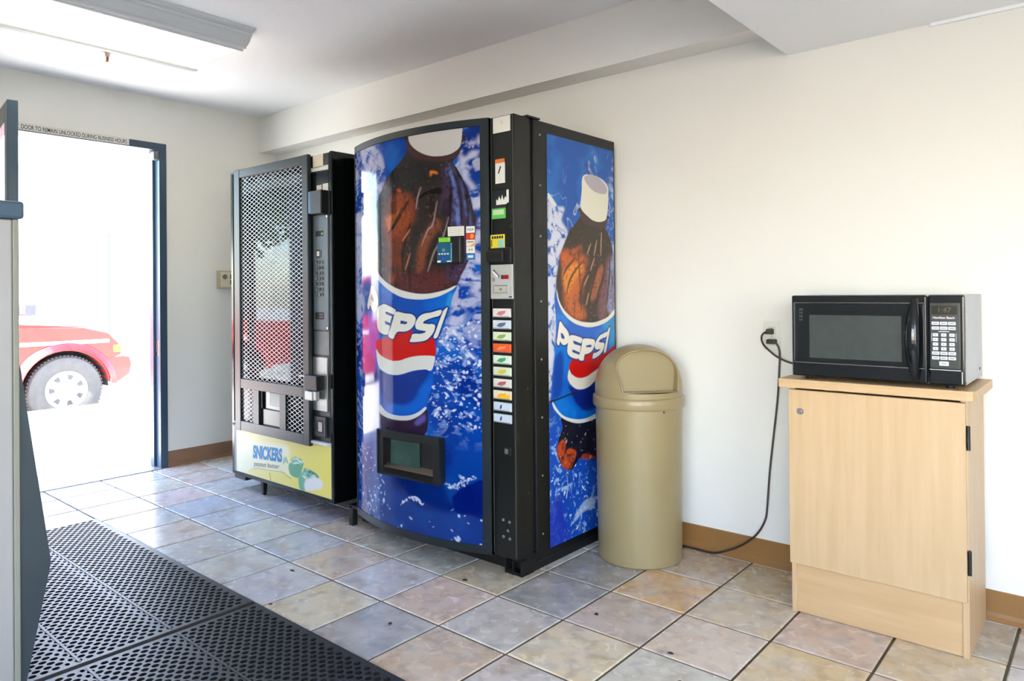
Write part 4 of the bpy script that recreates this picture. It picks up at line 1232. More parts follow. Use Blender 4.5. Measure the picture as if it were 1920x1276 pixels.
# printed foot panel
yp = paint_yellow().sheet('foot_panel', lambda a, b: (a, .428 + 0 * a, b), print_mat('foot_print', .3), snk)
MB().box(X0 + .03, X1 - .022, .4285, .45, ZB + .02, .4).obj('foot_panel_backing', M_grey, snk)
tdir = Vector((.3055, 0, .0201))
text('lettering', 'SNICKERS', M_blue_ink, yp, (-1.046, .4272, .2105), tdir, (.06, 0, 1), .0765, .3, .05)
text('lettering', 'peanut butter', mat('script_ink', (96, 104, 110), .6), yp, (-1.036, .4272, .160), (.2625, 0, .0225), (.12, 0, 1), .036, .262, -.004)
MB().prism([(-.862, .115), (-.858, .115), (-.872, .155), (-.874, .155)], 'y', .4268, .4278).obj('crack', flat('crack', (170, 140, 40)), yp)
MB().box(-.49, X1 - .024, .405, .43, .378, .392, .003).obj('white_lip', flat('lip', (214, 216, 220)), snk)
# control column
col = MB().box(-.476, X1 - .022, .424, .46, .392, ZT - .006, .003).obj('control_column', M_char, snk)
MB().box(-.478, -.46, .4215, .4245, .62, 1.66).obj('edge_strip', flat('edge_strip', (196, 198, 200)), col)


def cp(name, x0, x1, z0, z1, m, parent=col, t=.0015, b=0, y=.424):
    return MB().box(x0, x1, y - t, y + .002, z0, z1, b).obj(name, m, parent)


cp('paper_note', -.432, -.345, 1.782, 1.846, flat('note', (222, 212, 190)))
cp('white_strip', -.458, -.302, 1.763, 1.785, flat('strip', (212, 212, 208)))
cp('black_recess', -.458, -.302, 1.66, 1.757, M_blackg)
cp('sticker', -.4, -.357, 1.66, 1.69, flat('sticker_a', (206, 204, 204)), t=.002)
cp('sticker', -.348, -.302, 1.655, 1.693, flat('sticker_b', (216, 214, 204)), t=.002)
ba = cp('bill_acceptor', -.395, -.302, 1.54, 1.657, M_blackp, t=.045, b=.004)
MB().box(-.415, -.396, .381, .424, 1.545, 1.655, .002).obj('blue_lens', mat('blue_lens', (90, 140, 196), .15, noise=.4, nscale=12), ba)
kp = cp('keypad_plate', -.43, -.305, .957, 1.537, mat('keypad_grey', (92, 104, 112), .35, metal=.3, noise=.08), t=.004, b=.002)
cp('display', -.408, -.342, 1.43, 1.458, M_dark, kp, t=.0046)
cp('display_light', -.36, -.345, 1.436, 1.448, flat('led', (110, 150, 60)), kp, t=.005)
cp('window', -.404, -.37, 1.322, 1.362, M_dark, kp, t=.0046)
cp('white_button', -.397, -.377, 1.33, 1.355, M_white, kp, t=.006)
cp('window', -.364, -.358, 1.322, 1.362, M_dark, kp, t=.0046)
for r in range(7):
    for c in range(3):
        x, z = -.402 + c * .0255, 1.298 - r * .0272
        MB().cyl((x, .417, z), (x, .4205, z), .0085, .0095, n=12).obj('key', M_blackg, kp)
cs = cp('coin_slot', -.416, -.342, 1.01, 1.046, M_dark, kp, t=.005)
for z in (1.02, 1.033):
    cp('slot_bar', -.38, -.35, z, z + .004, M_grey, cs, t=.0056)
for (x, z) in ((-.312, 1.527), (-.312, .967), (-.424, .967)):
    MB().cyl((x, .418, z), (x, .421, z), .006, n=10).obj('screw', M_chrome, kp)
cp('blank_plate', -.43, -.303, .832, .948, mat('dull_steel', (112, 116, 118), .35, metal=.6, noise=.2, nscale=12), t=.002)
lp = cp('lock_plate', -.44, -.318, .547, .818, M_steel, t=.005, b=.002)
MB().box(-.45, -.34, .372, .42, .655, .728, .004).obj('lock_housing', M_blackp, lp)
MB().box(-.5, -.44, .376, .384, .718, .724).obj('hasp', M_steel, lp)
MB().box(-.455, -.385, .378, .408, .6, .648, .005).box(-.40, -.36, .382, .404, .603, .65, .004).obj('padlock', M_steel, lp)
rt = cp('coin_return', -.43, -.32, .415, .52, M_blackp, t=.012, b=.006)
cp('return_pocket', -.41, -.345, .437, .5, M_dark, rt, t=.0126)
cp('return_flap', -.385, -.352, .445, .492, flat('flap', (190, 178, 178)), rt, t=.0135)
# security guard: frame and expanded-metal mesh standing off the front
cg = MB().box(-1.181, -1.12, .395, .418, .363, 1.853, .003).box(-.494, -.441, .395, .418, .363, 1.853, .003).box(-1.12, -.494, .396, .417, 1.806, 1.852, .002) \
    .box(-1.12, -.494, .396, .417, .606, .659, .002).box(-1.12, -.494, .396, .417, .364, .419, .002).box(-.987, -.929, .397, .416, .419, .606).box(-.716, -.66, .397, .416, .419, .606) \
    .obj('guard_frame', M_char, snk)
MB().box(-1.24, -1.18, .405, .43, 1.838, 1.85, .002).box(-1.24, -1.18, .405, .43, .38, .392, .002).obj('guard_bracket', M_blackp, snk)


def expanded(x0, x1, z0, z1, y=.405):
    """two families of flat strands clipped to the opening: diamonds 50 mm wide, 23 mm high"""
    mb = MB()
    px, pz, w = .0485, .0235, .0015
    k = pz / px
    for s, yy in ((1, y), (-1, y + .0016)):
        span = (x1 - x0) * k
        c = math.floor((z0 - span) / pz) * pz
        while c < z1 + span:
            # z = c + s*k*(x-x0)
            pts = []
            xa, xb = x0, x1
            za, zb = c, c + s * k * (x1 - x0)
            lo, hi = z0, z1

            def xat(z):
                return x0 + (z - c) / (s * k)
            if min(za, zb) < hi and max(za, zb) > lo:
                cand = sorted((max(x0, min(x1, xat(lo))), max(x0, min(x1, xat(hi)))))
                xa, xb = cand
                if xb - xa > .004:
                    a, b = (xa, c + s * k * (xa - x0)), (xb, c + s * k * (xb - x0))
                    mb.prism([(a[0], a[1] - w), (b[0], b[1] - w), (b[0], b[1] + w), (a[0], a[1] + w)], 'y', yy, yy + .0015)
            c += pz
    return mb


for q in ((-1.122, -.492, .657, 1.808), (-1.122, -.985, .417, .608), (-.662, -.492, .417, .608)):
    me_ = expanded(*q).obj('wire_mesh', M_zinc, cg)
    me_['kind'] = 'stuff'
# ------------------------------------------------------------------ domed waste bin
CX, CY, FD = 1.117, 1.007, math.radians(-40)
M_tan = mat('tan_plastic', (156, 139, 100), .3, noise=.05, nscale=4, bump=.05, bscale=200)
bin_ = thing('waste_bin', 'tan plastic waste bin with a domed swing-flap lid between cola machine and cabinet', 'waste bin', (CX, CY, 0))
MB().lathe([(0, .0), (.172, .0), (.178, .006), (.185, .64), (.184, .668), (.174, .668), (.17, .02), (0, .02)], CX, CY, 72).obj('body', M_tan, bin_, smooth=True)
RD, ZD, HD = .187, .705, .205


def dome_r(z):
    t = max(0.0, min(1.0, (z - ZD) / HD))
    return RD * (1 - t ** 2.5) ** .5


lid = MB()
NS, NZ = 144, 46
prof = [(.186, .648), (.194, .65), (.1965, .655), (.1965, .688), (.194, .693), (.188, .696)]
lid.lathe(prof, CX, CY, 96)
FZ0, FZ1, FA = .72, .892, math.radians(43)


def open_half(z):
    """half-angle of the flap opening at height z (arched top, sides leaning outwards)"""
    if z < FZ0 or z > FZ1:
        return -1
    t = (z - FZ0) / (FZ1 - FZ0)
    wid = (.118 + .016 * min(t / .5, 1)) if t < .5 else .134 * math.sqrt(max(0, 1 - ((t - .5) / .5) ** 2.0))
    r = dome_r(z)
    return math.asin(min(.98, wid / max(r, .02)))


zs = [ZD - .009] + [ZD + HD * math.sin(math.pi / 2 * k / NZ) for k in range(NZ + 1)]
vs, fs = [], []
for z in zs:
    for i in range(NS):
        a = 2 * math.pi * i / NS + FD
        r = dome_r(z)
        vs.append((CX + r * math.cos(a), CY + r * math.sin(a), z))
for j in range(len(zs) - 1):
    zm = (zs[j] + zs[j + 1]) / 2
    h = open_half(zm)
    for i in range(NS):
        a = 2 * math.pi * (i + .5) / NS
        a = (a + math.pi) % (2 * math.pi) - math.pi
        if abs(a) < h:
            continue
        fs.append((j * NS + i, j * NS + (i + 1) % NS, (j + 1) * NS + (i + 1) % NS, (j + 1) * NS + i))
lid.add(vs, fs)
lo = lid.obj('lid', M_tan, bin_, smooth='all')
# thin returns round the opening and the flap hanging behind it
u, n_ = Vector((-math.sin(FD), math.cos(FD), 0)), Vector((math.cos(FD), math.sin(FD), 0))
c0 = Vector((CX, CY, 0))


def outline(inset=0.0, steps=26):
    R, L = [], []
    for k in range(steps + 1):
        z = FZ0 + (FZ1 - FZ0) * (k / steps) * .9999
        h = open_half(z)
        r = dome_r(z)
        R.append((r * math.sin(h), z))
        L.append((-r * math.sin(h), z))
    return R + L[::-1]


def on_dome(s, z):
    r = dome_r(z)
    return c0 + u * s + n_ * math.sqrt(max(1e-6, r * r - s * s)) + Vector((0, 0, z))


def on_flap(s, z, g=0.0):
    return c0 + u * s + n_ * (.106 - .2 * (z - FZ0) + g) + Vector((0, 0, z))


ol = outline()
m_ = len(ol)
rv, rf = [], []
for s, z in ol:
    rv += [on_dome(s, z) + n_ * .0012, on_dome(s, z) - n_ * .002, min((on_flap(s * .985, z), on_dome(s, z) - n_ * .004), key=lambda q: (q - c0).dot(n_))]
for i in range(m_):
    k = (i + 1) % m_
    rf += [(3 * i, 3 * k, 3 * k + 1, 3 * i + 1), (3 * i + 1, 3 * k + 1, 3 * k + 2, 3 * i + 2)]
MB().add(rv, rf).obj('opening_lip', M_tan, lo)
rim = [on_dome(s, z) + n_ * .001 for s, z in ol]
MB().tube(rim + [rim[0]], .0042, n=6, sub=1).obj('opening_bead', M_tan, lo, smooth='all')
fo = [(s * 1.03, z) for s, z in ol]
fv = [on_flap(s, z - .002 if z < FZ0 + .01 else z, -.004) for s, z in fo] + [on_flap(s, z - .002 if z < FZ0 + .01 else z, -.008) for s, z in fo]
MB().add(fv, [tuple(range(m_)), tuple(range(m_, 2 * m_))[::-1]] + [(i, (i + 1) % m_, m_ + (i + 1) % m_, m_ + i) for i in range(m_)]).obj('flap', M_tan, bin_)
sa = FD + math.radians(13)
MB().cyl((CX + .183 * math.cos(sa), CY + .183 * math.sin(sa), .642), (CX + .19 * math.cos(sa), CY + .19 * math.sin(sa), .642), .005, .004, n=10).obj('rivet', M_chrome, bin_)

# ------------------------------------------------------------------ maple cabinet
M_maple = mat('maple_laminate', (208, 176, 136), .42, noise=.1, nscale=5, rgb2=(198, 166, 124), stretch=(9, 9, .6))
M_mapleh = mat('maple_laminate_level', (208, 174, 130), .42, noise=.1, nscale=5, rgb2=(196, 162, 118), stretch=(.7, 9, 9))
cab = thing('cabinet', 'pale maple laminate cabinet with one locked door, standing against the wall under the microwave', 'cabinet', (2.075, 1.05, 0))
cx0, cx1, cy0, cy1 = 1.81, 2.347, .876, 1.217
MB().box(cx0, cx0 + .018, cy0, cy1, 0, .796, .001).box(cx1 - .018, cx1, cy0, cy1, 0, .796, .001).box(cx0 + .018, cx1 - .018, cy1 - .01, cy1, 0, .796).box(cx0 + .018, cx1 - .018, cy0 + .004, cy1, .19, .208).obj('body', M_maple, cab)
MB().box(cx0 + .018, cx1 - .018, cy0 + .005, cy0 + .021, .002, .19).obj('toe_board', M_mapleh, cab)
cd = MB().box(cx0 + .001, cx1 - .003, cy0 - .02, cy0 - .001, .178, .788, .0015).obj('door', M_maple, cab)
MB().cyl((1.852, cy0 - .0235, .714), (1.852, cy0 - .019, .714), .011, .012, n=20).cyl((1.852, cy0 - .026, .714), (1.852, cy0 - .023, .714), .006, n=14).obj('lock', M_steel, cd)
for z in (.68, .298):
    MB().cyl((cx1 + .003, cy0 - .008, z - .037), (cx1 + .003, cy0 - .008, z + .037), .0055, n=10).box(cx1 - .001, cx1 + .0025, cy0 - .008, cy0 + .014, z - .034, z + .034).obj('hinge', M_blackp, cd)
tx0, tx1, ty0, ty1 = 1.783, 2.372, .84, 1.229
ch = .022
poly = [(tx0, ty0), (tx1 - ch, ty0), (tx1 - ch * .3, ty0 + ch * .3), (tx1, ty0 + ch), (tx1, ty1), (tx0, ty1)]
MB().prism(poly, 'z', .797, .826).obj('top', M_mapleh, cab)

# ------------------------------------------------------------------ microwave
mw = thing('microwave', 'black countertop microwave with white keypad buttons on top of the maple cabinet', 'microwave', (2.085, 1.03, .826))
mx0, mx1, my0, my1, mz0, mz1 = 1.823, 2.345, .862, 1.222, .838, 1.119
M_mwside = mat('grey_steel_case', (182, 184, 186), .4, metal=0, noise=.06, nscale=20)
M_mwf = mat('microwave_black', (18, 22, 25), .1, noise=.1, nscale=6)
MB().box(mx0 + .002, mx1 - .001, my0 + .03, my1, mz0, mz1 - .001, .003).obj('case', M_mwside, mw)
for (x, y) in ((1.87, .9), (2.3, .9), (1.87, 1.17), (2.3, 1.17)):
    MB().cyl((x, y, .826), (x, y, mz0 + .002), .011, .013, n=12).obj('foot', M_blackp, mw)
md = MB().box(mx0, 2.243, my0, my0 + .03, mz0, mz1, .006).obj('door', M_mwf, mw)
MB().box(1.838, 2.236, my0 - .002, my0 + .004, .888, 1.092, .003).obj('door_glass', M_mwf, md)
MB().box(1.884, 2.172, my0 - .003, my0 + .002, .903, 1.052, .002).obj('door_window', mat('window_screen', (64, 70, 68), .22, noise=.12, nscale=30), md)
MB().box(1.832, 2.236, my0 - .0028, my0 + .002, .8845, .8875).box(1.832, 2.236, my0 - .0028, my0 + .002, 1.0925, 1.0945).box(1.832, 1.8345, my0 - .0028, my0 + .002, .8875, 1.0925).obj('glass_trim', mat('trim_line', (120, 122, 118), .25, metal=.7), md)
for q in range(4):
    MB().box(1.85, 1.862, my0 - .0032, my0, 1.03 + q * .012, 1.038 + q * .012).obj('caution_print', mat('faint_print', (46, 54, 58), .4), md)
hd = []
hb = MB()
NH = 22
hv = []
for k in range(NH + 1):
    t = k / NH
    z = .848 + (1.108 - .848) * t
    bl = math.sin(math.pi * t)
    hw = .009 + .014 * bl
    yo = my0 - .006 - .034 * bl ** .7
    xc = 2.211 - .004 * bl
    sect = [(-hw, .006), (-hw * .8, -.004), (-hw * .3, -.009), (hw * .3, -.009), (hw * .8, -.004), (hw, .006), (hw * .5, .01), (-hw * .5, .01)]
    hv.append([(xc + a, yo + b, z) for a, b in sect])
for k in range(NH):
    o = len(hb.v)
    hb.v += hv[k] + hv[k + 1]
    hb.f += [(o + i, o + (i + 1) % 8, o + 8 + (i + 1) % 8, o + 8 + i) for i in range(8)]
o = len(hb.v)
hb.v += hv[0] + hv[-1]
hb.f += [tuple(o + i for i in range(8))[::-1], tuple(o + 8 + i for i in range(8))]
hb.obj('handle', M_mwf, md, smooth='all')
cpn = MB().box(2.246, mx1, my0, my0 + .03, mz0, mz1, .006).obj('control_panel', M_mwf, mw)
MB().box(2.25, 2.334, my0 - .002, my0 + .004, .888, 1.096, .003).obj('panel_face', mat('panel_black', (34, 38, 40), .3), cpn)
MB().box(2.25, 2.334, my0 - .0026, my0 + .002, .8845, .887).box(2.336, 2.3385, my0 - .003, my0 + .002, .845, .882).obj('panel_trim', M_steel, cpn)
dsp = MB().box(2.256, 2.326, my0 - .003, my0, 1.058, 1.086).obj('display', mat('display_glass', (40, 38, 28), .15), cpn)
text('digits', '1:47', mat('amber_digits', (84, 76, 46), .5), dsp, (2.276, my0 - .0034, 1.064), (1, 0, 0), (0, 0, 1), .016, .034)
text('brand', 'Hamilton Beach', M_white, cpn, (2.26, my0 - .0026, 1.0445), (1, 0, 0), (0, 0, 1), .0075, .059, .02)
M_key = mat('white_key', (214, 218, 228), .4, noise=.04)
M_keyp = mat('key_print', (120, 124, 132), .5)
rows = [(1.0305, 3, .0205, 0), (1.0155, 3, .0205, 0), (.9945, 3, .0148, 1), (.980, 3, .0148, 1), (.9655, 3, .0148, 1), (.9515, 3, .0148, 1), (.9375, 3, .0205, 0), (.9225, 3, .0205, 0), (.9055, 1, .026, 2)]
for (z, n, w, kind) in rows:
    for c in range(n):
        xc = 2.289 + ((c - 1) * .0223 if n == 3 else 0)
        hh = .0052 if kind != 2 else .0068
        kb = MB().box(xc - w / 2, xc + w / 2, my0 - .0042, my0 - .001, z - hh, z + hh, .0018).obj('key', M_key, cpn)
        pw = .0065 if kind != 1 else .0022
        MB().box(xc - pw, xc + pw, my0 - .0047, my0 - .004, z - .0012, z + .0012).obj('key_print', M_keyp, kb)
MB().box(2.256, 2.2568, my0 - .003, my0, .974, 1.0005).box(2.322, 2.3228, my0 - .003, my0, .974, 1.0005).box(2.275, 2.304, my0 - .003, my0, 1.004, 1.0062).obj('key_bracket_print', M_white, cpn)
MB().cyl((mx1 - .002, 1.16, .868), (mx1 + .0006, 1.16, .868), .005, n=12).obj('side_screw', M_dark, mw)

# ------------------------------------------------------------------ wall outlet and cords
ot = thing('wall_outlet', 'white double wall outlet on the back wall, left of the microwave', 'outlet', (1.616, W, .95))
MB().box(1.581, 1.651, W - .006, W, .891, 1.008, .003).obj('cover_plate', mat('outlet_plate', (222, 221, 210), .4), ot)
for z in (.972, .926):
    MB().box(1.6, 1.632, W - .008, W - .004, z - .016, z + .016, .004).obj('socket', mat('outlet_socket', (206, 206, 196), .4), ot)
MB().cyl((1.616, W - .0075, .949), (1.616, W - .005, .949), .003, n=10).obj('screw', M_steel, ot)
M_cord = mat('cord_rubber', (54, 44, 40), .5)
pc = thing('power_cord', 'short dark cord from the upper outlet socket to the microwave', 'power cord', (1.616, W - .03, .97))
MB().prism([(-.014, -.012), (.012, -.012), (.012, .008), (.004, .012), (-.008, .01)], 'y', W - .04, W - .009).obj('plug', mat('plug_grey', (62, 62, 52), .5), pc, M=Matrix.Translation((1.614, 0, .97)))
MB().tube([(1.604, W - .036, .968), (1.594, W - .048, .958), (1.59, W - .05, .94), (1.598, W - .05, .916), (1.622, W - .044, .89), (1.655, W - .042, .866), (1.7, W - .03, .846), (1.76, W - .014, .838), (1.84, W - .0055, .842), (1.9, W - .0055, .87)], .0038).obj('cable', M_cord, pc)
pc2 = thing('power_cord', 'long dark cord hanging from the lower outlet socket to the floor behind the tan bin', 'power cord', (1.6, W - .03, 0))
MB().box(-.02, .018, W - .036, W - .009, -.008, .011, .004).obj('plug', mat('plug_black', (40, 40, 36), .5), pc2, M=Matrix.Translation((1.622, 0, .926)))
MB().tube([(1.638, W - .02, .924), (1.65, W - .02, .9), (1.652, W - .017, .868), (1.648, W - .016, .8), (1.64, W - .015, .69), (1.62, W - .015, .52), (1.604, W - .015, .38), (1.594, W - .016, .25), (1.585, W - .018, .19), (1.55, W - .024, .125), (1.49, W - .03, .07), (1.42, W - .034, .03), (1.36, W - .032, .008), (1.28, W - .028, .006), (1.18, W - .026, .006), (1.05, W - .026, .006), (.93, W - .022, .006)], .0042).obj('cable', M_cord, pc2)

# ------------------------------------------------------------------ thermostat box, sprinkler, ceiling light
th = thing('thermostat_box', 'small beige control box with a round dial on the wall beside the snack machine', 'control box', (D, .84, 1.245))
M_beige = mat('beige_plastic', (188, 176, 148), .5)
MB().box(D, D + .03, .76, .925, 1.182, 1.308, .004).obj('housing', M_beige, th)
MB().box(D + .029, D + .033, .775, .915, 1.19, 1.298, .002).obj('face', mat('cream_face', (222, 212, 186), .5), th)
MB().lathe([(.0, .0), (.017, 0), (.017, .004), (.0135, .006), (.0135, .003), (0, .003)], 0, 0, 24).obj('dial', mat('dial_ring', (132, 124, 108), .4), th, M=Matrix.Translation((D + .0325, .806, 1.264)) @ Matrix.Rotation(math.radians(90), 4, 'Y'))
for z in (1.25, 1.211):
    MB().box(D + .032, D + .036, .846, .862, z, z + .03, .001).obj('switch', M_ink, th)
MB().box(D + .0325, D + .0335, .777, .84, 1.234, 1.2355).obj('scribe_line', M_beige, th)

sp = thing('sprinkler_head', 'small brass fire sprinkler hanging from the ceiling near the doorway', 'sprinkler', (-1.35, -.214, CEIL))
spx, spy = -1.35, -.214
M_brass = mat('aged_brass', (176, 160, 140), .35, metal=.7)
MB().cyl((spx, spy, 2.427), (spx, spy, CEIL), .03, .034, n=24).obj('escutcheon', M_brass, sp)
MB().cyl((spx, spy, 2.4), (spx, spy, 2.428), .01, .014, n=14).obj('body', M_brass, sp)
MB().tube([(spx - .008, spy, 2.402), (spx - .016, spy, 2.388), (spx - .006, spy, 2.372)], .0025, sub=4).tube([(spx + .008, spy, 2.402), (spx + .016, spy, 2.388), (spx + .006, spy, 2.372)], .0025, sub=4).obj('yoke', M_brass, sp)
MB().cyl((spx, spy, 2.374), (spx, spy, 2.4), .0035, n=10).obj('glass_bulb', mat('bulb_red', (160, 60, 50), .2), sp)
db = MB().cyl((spx, spy, 2.368), (spx, spy, 2.371), .008, n=12)
for k in range(10):
    a = 2 * math.pi * k / 10
    dv_ = Vector((math.cos(a), math.sin(a), 0))
    pv = Vector((-dv_.y, dv_.x, 0)) * .0028
    cc = Vector((spx, spy, 0))
    q = [cc + dv_ * .006 - pv, cc + dv_ * .006 + pv, cc + dv_ * .016 + pv * 1.3, cc + dv_ * .016 - pv * 1.3]
    db.add([(p.x, p.y, 2.3685) for p in q] + [(p.x, p.y, 2.3705) for p in q], [(3, 2, 1, 0), (4, 5, 6, 7), (0, 1, 5, 4), (1, 2, 6, 5), (2, 3, 7, 6), (3, 0, 4, 7)])
db.obj('deflector', M_brass, sp)

lt = thing('ceiling_light', 'long fluorescent ceiling light with a glowing cream lens and grey moulded sides', 'ceiling light', (-.86, -.43, CEIL))
LX0, LX1, LY0, LY1 = -1.1, -.648, -1.08, .139
M_lens = mat('light_lens', (120, 116, 98), .5, emit=(255, 247, 214), estr=3.2)
MB().box(LX0, LX1, LY0, LY1, 2.368, CEIL - .002, .006).obj('lens', M_lens, lt)
M_mould = mat('grey_moulding', (222, 225, 224), .55)
for sgn, x in ((1, LX1), (-1, LX0)):
    prof = [(0, 2.366), (.01, 2.358), (.022, 2.357), (.026, 2.364), (.034, 2.366), (.05, 2.362), (.055, 2.372), (.07, 2.377), (.088, 2.388), (.102, 2.408), (.11, 2.414), (.113, 2.424), (.13, 2.427), (.134, 2.433), (.15, 2.435), (.15, CEIL), (0, CEIL)]
    MB().prism([(x + sgn * a, z) for a, z in prof], 'y', LY0 - .01, LY1 + .012).obj('side_moulding', M_mould, lt)

# ------------------------------------------------------------------ rubber mats
M_rub = mat('black_rubber', (40, 40, 44), .42, noise=.35, nscale=30)


def mat_mesh():
    mb = MB()
    L, Wd, h = 1.53, .872, .013
    mb.box(0, L, 0, Wd, .001, .004)  # added dark sheet, stands in for the shade down the open holes
    b = .02
    for (x0, x1, y0, y1) in ((0, L, 0, b), (0, L, Wd - b, Wd), (0, b, b, Wd - b), (L - b, L, b, Wd - b)):
        s = .006
        mb.add([(x0, y0, .002), (x1, y0, .002), (x1, y1, .002), (x0, y1, .002), (x0 + (s if x0 == 0 else 0), y0 + (s if y0 == 0 else 0), h), (x1 - (s if x1 == L else 0), y0 + (s if y0 == 0 else 0), h),
                (x1 - (s if x1 == L else 0), y1 - (s if y1 == Wd else 0), h), (x0 + (s if x0 == 0 else 0), y1 - (s if y1 == Wd else 0), h)],
               [(4, 5, 6, 7), (0, 1, 5, 4), (1, 2, 6, 5), (2, 3, 7, 6), (3, 0, 4, 7)])
    nxr, nyc = 64, 27
    px, py = (L - 2 * b) / nxr, (Wd - 2 * b) / nyc
    ang = [math.radians(45 * k) for k in range(8)]
    solid_y = {8, 17}
    for r in range(nxr):
        offs = 0 if r % 2 == 0 else .5
        for c in range(nyc + (1 if offs else 0)):
            y0 = b + (c - offs) * py
            y1 = y0 + py
            y0, y1 = max(y0, b), min(y1, Wd - b)
            x0 = b + r * px
            x1 = x0 + px
            xc, yc = (x0 + x1) / 2, (y0 + y1) / 2
            o = len(mb.v)
            if c in solid_y and offs == 0 or (y1 - y0) < py * .7 or (c in solid_y and r % 2):
                yl = b + (c if offs == 0 else c) * py
                if (y1 - y0) < py * .7:
                    mb.add([(x0, y0, h), (x1, y0, h), (x1, y1, h), (x0, y1, h)], [(0, 1, 2, 3)])
                    continue
            ry = (y1 - y0) * .37
            rx = px * .44
            if c in solid_y:
                ry *= .62
            ring = [(x0, y0), (xc, y0), (x1, y0), (x1, yc), (x1, y1), (xc, y1), (x0, y1), (x0, yc)]
            hole = [(xc + rx * math.cos(math.radians(225 + 45 * k)), yc + ry * math.sin(math.radians(225 + 45 * k))) for k in range(8)]
            mb.v += [(x, y, h) for x, y in ring] + [(x, y, h) for x, y in hole] + [(x, y, .003) for x, y in hole]
            for k in range(8):
                k2 = (k + 1) % 8
                mb.f.append((o + k, o + k2, o + 8 + k2, o + 8 + k))
                mb.f.append((o + 8 + k, o + 8 + k2, o + 16 + k2, o + 16 + k))
    # raised plain ribs running the length of the mat
    for c in (9, 18):
        y = b + c * py
        mb.box(b, L - b, y - .004, y + .004, h - .002, h + .0012)
    return mb


mm = mat_mesh()
m1 = mm.obj('rubber_mat', M_rub)
m1.location = (-1.254, -1.187, 0)
tag(m1, 'black perforated rubber mat nearest the doorway', 'mat', 'rubber floor mats')
m2 = m1.copy()
COL.objects.link(m2)
m2.location = (.29, -1.187, 0)
tag(m2, 'black perforated rubber mat in front of the cola machine, at the bottom of the frame', 'mat', 'rubber floor mats')

# ------------------------------------------------------------------ grey machine cut off by the edge of the picture
gm = thing('machine_cabinet', 'light grey machine with a dark cap and jutting dark front, cut off beside the mats', 'machine', (.5, -1.55, 0))
gx, gy = .83, -1.197
MB().box(.1, gx, -1.95, gy - .012, .02, 1.312, .004).obj('body', mat('pale_grey_steel', (156, 153, 151), .42, metal=.2, noise=.05, nscale=3), gm)
MB().box(.1, gx + .001, gy - .012, gy, .02, 1.312, .002).obj('edge_trim', mat('olive_edge', (128, 128, 116), .4), gm)
MB().box(.08, gx + .012, -1.97, gy + .008, 1.3125, 1.352, .006).obj('cap', M_frame, gm)
MB().prism([(gy - .004, 1.0), (gy + .003, .98), (gy + .058, .552), (gy + .0605, .535), (gy + .058, .512), (gy + .012, .275), (gy + .004, .1), (gy - .004, .1)], 'x', .11, gx - .004).obj('front_fascia', mat('slate_plastic', (46, 57, 63), .4, noise=.1, nscale=4), gm)
for (x, y) in ((.16, -1.9), (.77, -1.9), (.16, -1.26), (.77, -1.26)):
    MB().cyl((x, y, 0), (x, y, .022), .02, n=12).obj('foot', M_blackp, gm)

# ------------------------------------------------------------------ outdoors
struct(MB().box(-5.6, D - .14, -9, 9, -.3, -.012).obj('sidewalk', mat('sunlit_concrete', (206, 202, 192), .85, noise=.08, nscale=4)))
GZ = -.24
struct(MB().box(-60, -5.6, -40, 40, -.5, GZ).obj('ground_lot', mat('pale_asphalt', (188, 186, 180), .9, noise=.15, nscale=3)))
bd = thing('building', 'pale sunlit building wall across the lot beyond the doorway', 'building', (-15, 9, GZ))
MB().box(-18, -15, -1.5, 20, GZ, 6.5).obj('wall', mat('white_stucco', (236, 232, 226), .85, noise=.04, nscale=2), bd)
MB().box(-18.1, -14.85, -1.6, 20.1, 6.5, 6.7).obj('parapet', mat('white_stucco_trim', (240, 238, 232), .85), bd)
for (y, z) in ((4.5, 4.4), (2.95, 3.75)):
    MB().box(-15, -14.9, y - .05, y + .05, z, z + .14, .01).obj('wall_lamp', M_grey, bd)
p1 = thing('post', 'thin teal post standing in the bright lot beyond the truck', 'post', (-12, 3.67, GZ))
MB().cyl((-12, 3.67, GZ), (-12, 3.67, 2.3), .035, n=14).cyl((-12, 3.67, 2.3), (-12, 3.67, 2.34), .045, .03, n=14).obj('shaft', mat('teal_paint', (60, 150, 160), .5), p1)
MB().cyl((-12, 3.67, GZ), (-12, 3.67, GZ + .03), .08, n=14).obj('base', M_grey, p1)
p2 = thing('post', 'thin mauve-grey post beside the teal one in the bright lot', 'post', (-12, 3.45, GZ))
MB().box(-12.04, -11.96, 3.41, 3.49, GZ, 1.78).box(-12.05, -11.95, 3.4, 3.5, 1.78, 1.8).obj('shaft', mat('mauve_paint', (120, 110, 130), .5), p2)
MB().cyl((-12, 3.45, GZ), (-12, 3.45, GZ + .03), .09, n=14).obj('base', M_grey, p2)

# trees along the far side of the lot (they show in the snack machine's glass)
M_leaf = mat('tree_leaves', (58, 92, 48), .6, noise=.4, nscale=3)
M_bark = mat('tree_bark', (86, 70, 56), .85, noise=.3, nscale=8)


